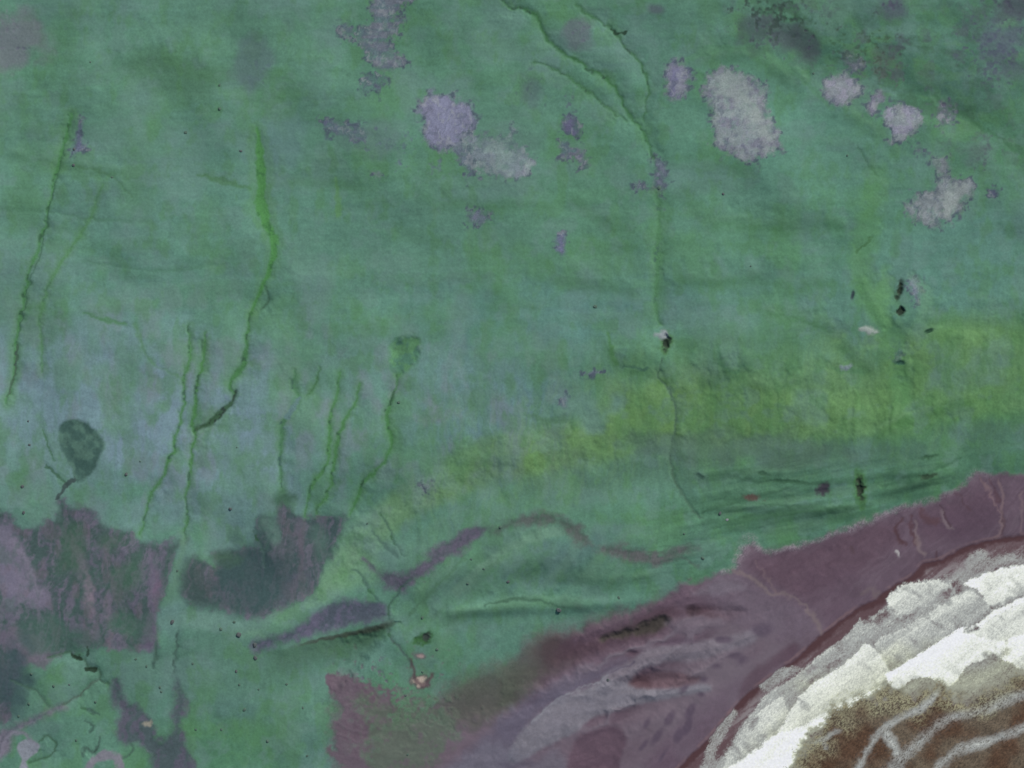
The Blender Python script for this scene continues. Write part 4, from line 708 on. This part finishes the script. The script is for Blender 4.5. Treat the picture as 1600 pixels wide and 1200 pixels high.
# gaps where brown water shows between the sheets
for gx_, gy_, ga, gb, gang, gs in [(1378, 962, 12, 8, -30, .8), (1420, 962, 16, 5, -20, .6), (1519, 984, 10, 6, -30, .7), (1498, 920, 9, 9, 0, .7), (1268, 1046, 10, 4, -30, .5), (1570, 940, 16, 5, -30, .5), (1480, 928, 12, 6, -60, .7), (1300, 1040, 14, 4, -35, .5), (1268, 1062, 16, 4, -35, .5), (1180, 1128, 10, 4, -50, .5), (1555, 1022, 26, 9, -15, .35), (1270, 1142, 12, 6, -40, .5), (1256, 1158, 10, 6, -60, .5)]:
    sl = win([(gx_ - 60, gy_ - 60), (gx_ + 60, gy_ + 60)], 0); th = math.radians(gang)
    x = PX[sl] - gx_; y = PY[sl] - gy_
    u = (x * math.cos(th) + y * math.sin(th)) / ga; v = (-x * math.sin(th) + y * math.cos(th)) / gb
    foam[sl] *= 1 - gs * (1 - sstep(.2, 1.5, np.sqrt(u * u + v * v) + .6 * N_fine[sl] + .5 * N_spk[sl]))
# yellowish thinning foam on the seaward side
thin = sstep(-16, 8, D_BROWN + 8 * N_mid + 8 * N_fine + 6 * GRAIN)
foam *= (1 - thin)
olive_m = sstep(-50, -14, D_BROWN + 14 * N_mid) * (1 - sstep(-4, 44, D_BROWN + 30 * N_mid)) * SPACE * sstep(-.9, .3, GRAIN + .4 * N_mid)
def streakf(pts, w, v, label, soft=7):
    P = smooth(pts); sl = win(P, w * 2 + 24)
    d, s, al, L = seg_dist(PX[sl] + 3 * N_fine[sl], PY[sl] + 3 * N_mid[sl], P)
    ww = w * .5 * (1 + .3 * vnoise(al / 25, al * 0 + w))
    m = 1 - sstep(ww - soft * .9, ww + soft * 1.2, d + 2.5 * GRAIN[sl])
    m *= sstep(-1.1, .2, .6 * N_mid[sl] + .4 * N_fine[sl] + .9)
    end = sstep(0, .12, al / L + (P[0, 1] > 1195)) * sstep(0, .12, 1 - al / L + (P[-1, 0] > 1600))
    m = m * end * (.8 + .18 * GRAIN[sl])
    foam[sl] = np.maximum(foam[sl], np.clip(m, 0, 1) * v)
    k = region('foam_streak', 'foam', label); RID[sl] = np.where(m > .5, k, RID[sl])
    Z[sl] += .35 * m
streakf([(1335, 1215), (1352, 1180), (1368, 1152), (1380, 1140), (1410, 1120), (1440, 1105), (1458, 1088), (1476, 1070)], 7, .54, 'bright bent foam streak on the brown water')
streakf([(1379, 1142), (1394, 1160), (1408, 1180)], 11, .56, 'short pale foam streak branching off the bent one')
streakf([(1385, 1212), (1405, 1188), (1425, 1166), (1450, 1146), (1480, 1124), (1520, 1112), (1560, 1098), (1600, 1086), (1660, 1070)], 13, .34, 'wide blurred foam streak in the middle of the brown water', 9)
streakf([(1452, 1215), (1488, 1178), (1530, 1162), (1570, 1150), (1600, 1136), (1660, 1112)], 10, .44, 'outermost foam streak in the corner', 7)
streakf([(1258, 1160), (1290, 1153), (1318, 1140)], 5, .42, 'small cross of foam at the edge of the white belt', 4)
streakf([(1289, 1150), (1288, 1172)], 6, .36, 'short stem of foam under the small cross', 4)
far_foam = (1 - sstep(-60, -10, np.abs(D_BROWN + 40) - 150)) * 0
c_sea = np.broadcast_to(alb(82, 61, 47), COL.shape).copy()
k = sstep(-.5, .8, fbm(PX, PY, 40, 3, 61))[..., None]
c_sea = c_sea * (1 - k) + alb(96, 84, 72) * k
c_sea = c_sea * (1 - .75 * olive_m[..., None]) + alb(146, 144, 120) * .75 * olive_m[..., None]
c_sea *= np.clip(1 + .30 * GRAIN[..., None], .4, 1.8)
sea_w = sstep(-22, 6, D_BROWN + 10 * N_mid + 8 * N_fine) * SPACE
COL = COL * (1 - sea_w[..., None]) + c_sea * sea_w[..., None]
RID[(sea_w > .5) & (foam < .3)] = SEA
WS = fbm(PX * .80 - PY * .60, PY * .80 + PX * .60, 16, 4, 72, ax=3.2, ay=.6)
fv = np.clip(foam + .09 * WS * (foam > .05) + .09 * GRAIN * (foam > .05) + .03 * N_mid * (foam > .05), 0, 1.1)
holes = sstep(.25, .9, fbm(PX * .8 + PY * .6, PY * .8 - PX * .6, 22, 4, 71, ax=1.8, ay=.7)) * sstep(.3, .5, foam) * (1 - sstep(.75, .95, foam))
fv = fv - .20 * holes
a_, b_ = alb(*FOAM_G), alb(*FOAM_W)
t1 = np.clip(fv / .42, 0, 1)[..., None]; t2 = np.clip((fv - .42) / .5, 0, 1)[..., None]
fc = a_ * (1 - t2) + b_ * t2
tint = (sstep(-85, -30, D_BROWN + 14 * N_mid) * (1 - sstep(-4, 22, D_BROWN)) * (1 - sstep(.45, .85, foam)))[..., None]
fc = fc * (1 - tint) + fc * np.array([.98, .98, .80], np.float32) * tint
fm = (np.clip(t1[..., 0] * 1.02, 0, 1) * SPACE)[..., None]
COL = COL * (1 - fm) + fc * fm
# sea surface
chop = sstep(0, 40, sea_d)
Z = np.where(sea_d > 0, np.maximum(Z, -.4), Z)
Z += chop * (.05 * N_mid + .02 * N_fine)
Z += .5 * sea_w * (.5 * fbm(PX + PY * .7, PY - PX * .5, 50, 3, 81, ay=.35))

COL = np.clip(COL, .004, .86)

# ------------------------------------------------------------------ materials
def base_material(name, rough, grain_scale, grain_amt, bump, spec=.3, patch_scale=None, patch_amt=0.0):
    m = bpy.data.materials.new(name); m.use_nodes = True
    nt = m.node_tree; nt.nodes.clear(); N = nt.nodes.new; L = nt.links.new
    out = N('ShaderNodeOutputMaterial'); p = N('ShaderNodeBsdfPrincipled'); L(p.outputs[0], out.inputs[0])
    at = N('ShaderNodeAttribute'); at.attribute_name = 'ground_color'
    tc = N('ShaderNodeTexCoord')
    n1 = N('ShaderNodeTexNoise'); n1.inputs['Scale'].default_value = grain_scale; n1.inputs['Detail'].default_value = 3.0
    L(tc.outputs['Object'], n1.inputs['Vector'])
    mr = N('ShaderNodeMapRange'); mr.inputs[1].default_value = .25; mr.inputs[2].default_value = .75
    mr.inputs[3].default_value = 1 - grain_amt; mr.inputs[4].default_value = 1 + grain_amt
    L(n1.outputs[0], mr.inputs[0])
    val = mr.outputs[0]
    if patch_scale:
        n2 = N('ShaderNodeTexNoise'); n2.inputs['Scale'].default_value = patch_scale; n2.inputs['Detail'].default_value = 4.0
        L(tc.outputs['Object'], n2.inputs['Vector'])
        m2 = N('ShaderNodeMapRange'); m2.inputs[1].default_value = .3; m2.inputs[2].default_value = .7
        m2.inputs[3].default_value = 1 - patch_amt; m2.inputs[4].default_value = 1 + patch_amt
        L(n2.outputs[0], m2.inputs[0])
        mu = N('ShaderNodeMath'); mu.operation = 'MULTIPLY'; L(val, mu.inputs[0]); L(m2.outputs[0], mu.inputs[1]); val = mu.outputs[0]
    vm = N('ShaderNodeVectorMath'); vm.operation = 'SCALE'
    L(at.outputs['Color'], vm.inputs[0]); L(val, vm.inputs['Scale'])
    L(vm.outputs[0], p.inputs['Base Color'])
    p.inputs['Roughness'].default_value = rough
    p.inputs['Specular IOR Level'].default_value = spec
    b = N('ShaderNodeBump'); b.inputs['Strength'].default_value = bump; b.inputs['Distance'].default_value = .25
    L(n1.outputs[0], b.inputs['Height']); L(b.outputs[0], p.inputs['Normal'])
    return m
MAT = {
    'grass': base_material('grass', .95, .55, .10, .35, .1, .05, .05),
    'moss': base_material('moss', .95, .7, .14, .4, .1),
    'gravel': base_material('gravel', .9, .8, .14, .45, .2),
    'mud': base_material('mud', .8, .5, .12, .3, .2),
    'sand': base_material('sand', .9, .35, .05, .15, .15, .06, .04),
    'wet': base_material('wet_sand', .55, .4, .08, .15, .3),
    'water': base_material('sea_water', .35, .45, .14, .5, .4),
    'foam': base_material('foam', .8, .6, .09, .4, .2),
}

# ------------------------------------------------------------------ cut the sheet into its grounds
V = np.stack([GX, GY, Z], -1).reshape(-1, 3).astype(np.float32)
C4 = np.concatenate([COL.reshape(-1, 3), np.ones((NX * NY, 1), np.float32)], 1).astype(np.float32)
gzx = np.gradient(Z, gx, axis=1); gzy = np.gradient(Z, gy, axis=0)
NRM = np.stack([-gzx, -gzy, np.ones_like(Z)], -1); NRM /= np.linalg.norm(NRM, axis=-1, keepdims=True)
NRM = NRM.reshape(-1, 3).astype(np.float32)
idx = np.arange(NX * NY).reshape(NY, NX)
Q = np.stack([idx[:-1, :-1], idx[:-1, 1:], idx[1:, 1:], idx[1:, :-1]], -1).reshape(-1, 4)
rid_q = RID[:-1, :-1].reshape(-1)
order = np.argsort(rid_q, kind='stable'); rs = rid_q[order]
vis_q = ((np.abs(GX[:-1, :-1]) < 398) & (np.abs(GY[:-1, :-1]) < 298)).reshape(-1)
def build_sheet(name, q, mat):
    u, inv = np.unique(q, return_inverse=True)
    me = bpy.data.meshes.new(name)
    nq = len(q)
    me.vertices.add(len(u)); me.vertices.foreach_set('co', V[u].ravel())
    me.loops.add(nq * 4); me.loops.foreach_set('vertex_index', inv.astype(np.int32).ravel())
    me.polygons.add(nq); me.polygons.foreach_set('loop_start', np.arange(0, nq * 4, 4, dtype=np.int32))
    me.polygons.foreach_set('use_smooth', np.ones(nq, bool))
    at = me.attributes.new('ground_color', 'FLOAT_COLOR', 'POINT'); at.data.foreach_set('color', C4[u].ravel())
    me.update(calc_edges=True)
    me.normals_split_custom_set_from_vertices(NRM[u])
    me.materials.append(MAT[mat])
    o = bpy.data.objects.new(name, me); scene.collection.objects.link(o)
    return o
fold = []
for k, info in REGION.items():
    a, b = np.searchsorted(rs, [k, k + 1])
    sel = order[a:b]
    if k and (len(sel) < 6 or vis_q[sel].sum() < 6):
        fold.append(sel); continue
    info['sel'] = sel
REGION[0]['sel'] = np.concatenate([REGION[0]['sel']] + fold)
CAT = dict(grassland='meadow', bare_ground='bare ground', bog='bog', wet_flat='wet flat', pool='pool', stream='stream', pit='pit', beach='beach', wet_sand='wet sand', sea='sea', surf_wave='wave', foam_streak='foam')
GROUP = dict(bare_ground='bare patches in the meadow', bog='bogs in the meadow', wet_flat='wet flats behind the shore', stream='gullies and brooks draining the meadow', pit='pits in the turf', surf_wave='broken waves along the beach', foam_streak='foam streaks on the brown water')
for k, info in REGION.items():
    if 'sel' not in info: continue
    o = build_sheet(info['name'], Q[info['sel']], info['mat'])
    o['kind'] = 'structure'
    o['label'] = info.get('label') or 'broad green meadow cut by gullies, inland of the beach'
    o['category'] = CAT[info['name']]
    if info['name'] in GROUP: o['group'] = GROUP[info['name']]

# ------------------------------------------------------------------ boulders
def rock_material(name, c):
    m = bpy.data.materials.new(name); m.use_nodes = True
    nt = m.node_tree; p = nt.nodes['Principled BSDF']
    n = nt.nodes.new('ShaderNodeTexNoise'); n.inputs['Scale'].default_value = 2.5; n.inputs['Detail'].default_value = 5
    r = nt.nodes.new('ShaderNodeValToRGB')
    a = alb(*c)
    r.color_ramp.elements[0].position = .3; r.color_ramp.elements[0].color = (*(a * .6), 1)
    r.color_ramp.elements[1].position = .7; r.color_ramp.elements[1].color = (*(a * 1.35), 1)
    tc = nt.nodes.new('ShaderNodeTexCoord')
    nt.links.new(tc.outputs['Object'], n.inputs['Vector']); nt.links.new(n.outputs[0], r.inputs[0]); nt.links.new(r.outputs[0], p.inputs['Base Color'])
    b = nt.nodes.new('ShaderNodeBump'); b.inputs['Strength'].default_value = .6; nt.links.new(n.outputs[0], b.inputs['Height']); nt.links.new(b.outputs[0], p.inputs['Normal'])
    p.inputs['Roughness'].default_value = .9
    return m
ROCK = {'dark': rock_material('dark_rock', (72, 94, 86)), 'purple': rock_material('purple_rock', (76, 82, 86)), 'pale': rock_material('pale_rock', (126, 128, 138))}
import bmesh
def rock_mesh(seed):
    r = random.Random(seed); bm = bmesh.new()
    bmesh.ops.create_icosphere(bm, subdivisions=3, radius=1.0)
    cuts = [(r.gauss(0, 1), r.gauss(0, 1), r.gauss(0, .8), r.uniform(.62, .9)) for _ in range(9)]
    for v in bm.verts:
        for nx, ny, nz, h in cuts:
            l = math.sqrt(nx * nx + ny * ny + nz * nz); d = (v.co.x * nx + v.co.y * ny + v.co.z * nz) / l
            if d > h: v.co.x -= nx / l * (d - h) * .9; v.co.y -= ny / l * (d - h) * .9; v.co.z -= nz / l * (d - h) * .9
        v.co *= 1 + .05 * r.uniform(-1, 1)
    me = bpy.data.meshes.new('boulder'); bm.to_mesh(me); bm.free()
    return me
ROCKS = [rock_mesh(s) for s in range(6)]
def ground_at(px, py):
    X = (px - 800) * MPP; Y = (600 - py) * MPP
    for _ in range(3):
        i = int(np.clip(np.searchsorted(gx, X), 1, NX - 1)); j = int(np.clip(np.searchsorted(gy, Y), 1, NY - 1))
        z = float(Z[j, i]); g = (CAM_H - z) / CAM_H
        X = (px - 800) * MPP * g; Y = (600 - py) * MPP * g
    return X, Y, z
BOULDERS = [
    (141, 97, 1.3, 'dark', 'lone dark boulder in the open turf near the top left'), (343, 133, 1.6, 'dark', 'upper dark boulder of a pair left of the ragged patch'), (343, 170, 1.9, 'dark', 'lower dark boulder of a pair left of the ragged patch'),
    (290, 207, 1.9, 'dark', 'dark boulder between the leftmost and the widest gullies'), (116, 233, 1.9, 'purple', 'boulder at the foot of the thin purple spike'), (115, 258, 1.9, 'purple', 'boulder below the thin purple spike'), (175, 277, 1.5, 'dark', 'dark boulder on the faint track at left'), (376, 236, 1.8, 'purple', 'boulder just west of the widest gully head'),
    (44, 658, 1.3, 'purple', 'small boulder above the left edge trio'), (46, 695, 1.8, 'purple', 'boulder west of the kite-shaped bog'), (35, 760, 2.2, 'purple', 'dark boulder southwest of the kite-shaped bog'), (37, 801, 2.2, 'purple', 'dark boulder on the brink of the wide wet flat'), (197, 741, 2.3, 'purple', 'dark boulder east of the kite-shaped bog'), (219, 721, 1.2, 'dark', 'small boulder west of the winding gully'),
    (360, 795, 2.2, 'purple', 'dark boulder north of the second wet flat'), (370, 699, 1.0, 'dark', 'small boulder east of the fed gully'), (269, 972, 2.8, 'purple', 'large dark boulder on the pale green strip'), (277, 892, 1.6, 'dark', 'boulder at the narrow neck of the pale green strip'), (212, 1030, 1.6, 'dark', 'upper left boulder of the lower green flat'), (229, 1041, 1.6, 'dark', 'boulder east of the purple mud tongue'),
    (301, 1037, 1.5, 'dark', 'boulder east of the dark trench'), (250, 1074, 1.5, 'dark', 'upper boulder of a close pair above the olive point'), (252, 1081, 1.5, 'dark', 'lower boulder of a close pair above the olive point'), (369, 1049, 2.1, 'purple', 'upper boulder of two in the middle of the green flat'), (374, 1070, 1.6, 'dark', 'lower boulder of two in the middle of the green flat'), (382, 1109, 2.0, 'dark', 'boulder below the two in the green flat'),
    (346, 1140, 1.6, 'dark', 'boulder low in the green flat near the bottom'), (306, 1140, 1.5, 'dark', 'boulder beside the branching wet ground'), (418, 1158, 2.1, 'dark', 'dark boulder low in the middle of the green flat'), (480, 1181, 1.8, 'dark', 'dark boulder near the bottom edge of the green flat'), (448, 1069, 1.8, 'dark', 'boulder below the shaded hollow'), (473, 1106, 1.7, 'dark', 'boulder in the paler part of the green flat'),
    (404, 1077, 1.3, 'dark', 'small boulder east of the pair in the green flat'), (373, 992, 3.2, 'purple', 'large purple boulder at the end of the violet strip'), (345, 983, 2.0, 'dark', 'boulder south of the second wet flat'), (366, 972, 1.7, 'dark', 'small boulder north of the large purple one'), (398, 1008, 3.0, 'purple', 'upper purple boulder at the west tip of the violet strip'), (399, 1028, 2.8, 'purple', 'lower purple boulder at the west tip of the violet strip'),
    (84, 1072, 1.9, 'dark', 'dark boulder on the grassy island at lower left'), (49, 1053, 1.7, 'dark', 'boulder at the north tip of the grassy island'), (45, 1100, 1.8, 'dark', 'upper boulder on the small western grass island'), (29, 1119, 1.7, 'dark', 'lower boulder on the small western grass island'), (119, 1157, 1.6, 'dark', 'boulder between the hooked and curled creeks'), (149, 1097, 1.7, 'dark', 'dark green boulder below the dotted creek'), (108, 1070, 1.2, 'purple', 'small boulder west of the dotted creek'),
    (756, 889, 1.6, 'dark', 'upper dark boulder on the green dome'), (731, 912, 1.6, 'dark', 'lower dark boulder on the green dome'), (736, 874, 1.7, 'dark', 'boulder at the northwest foot of the green dome'), (660, 965, 1.8, 'dark', 'boulder above the small pit east of the hollow'), (637, 1179, 1.4, 'dark', 'boulder in the mottled ground near the bottom'), (782, 824, 2.2, 'dark', 'dark boulder above the arched grey strip'), (574, 818, 1.3, 'dark', 'small boulder on the pale slope above the purple strip'),
    (950, 1063, 2.2, 'purple', 'black rock at the tip of the pale dune'), (873, 953, 3.2, 'purple', 'purple rock on the green rim behind the dunes'), (794, 909, 1.9, 'purple', 'rock on the south side of the green dome'), (967, 934, 2.0, 'dark', 'dark rock in the turf just behind the dunes'), (1069, 834, 1.5, 'dark', 'small boulder above the grey strip near the beach'), (1098, 872, 2.3, 'dark', 'dark boulder near the west corner of the beach'),
    (930, 479, 2.2, 'dark', 'lone dark boulder in the middle meadow'), (623, 629, 2.2, 'dark', 'boulder beside the gully from the round bog'), (1173, 416, 1.2, 'dark', 'small boulder north of the right-hand slope'), (1125, 802, 2.4, 'purple', 'boulder at the mouth of the shore brook'), (1136, 812, 2.0, 'pale', 'pale boulder near the mouth of the shore brook'), (1130, 303, 1.8, 'purple', 'boulder below the largest pale bare patch'), (1324, 243, 1.5, 'dark', 'small boulder west of the short thin brook'),
    (1030, 294, 2.2, 'dark', 'dark boulder at the foot of the dry stony bed'), (1271, 115, 1.7, 'dark', 'dark boulder west of the topmost lilac patch'), (660, 1050, 1.4, 'dark', 'small rock above the pale crescent scrape'), (683, 1015, 1.8, 'dark', 'boulder east of the small pale scrape'), (634, 1087, 1.6, 'purple', 'rock below the brown-rimmed blowout'),
]
for n, (px, py, r, mat, label) in enumerate(BOULDERS):
    rr = random.Random(n * 7 + 3)
    me = ROCKS[n % 6]
    key = me.name + mat
    if key not in bpy.data.meshes:
        me2 = me.copy(); me2.name = key; me2.materials.append(ROCK[mat])
    me = bpy.data.meshes[key]
    o = bpy.data.objects.new('boulder', me); scene.collection.objects.link(o)
    x, y, z = ground_at(px, py)
    r *= .62
    o.location = (x, y, z + r * .12)
    o.scale = (r * rr.uniform(.9, 1.2), r * rr.uniform(.9, 1.2), r * rr.uniform(.35, .5))
    o.rotation_euler = (0, 0, rr.uniform(0, 6.28))
    o['label'] = label; o['category'] = 'boulder'; o['group'] = 'boulders scattered over the turf'
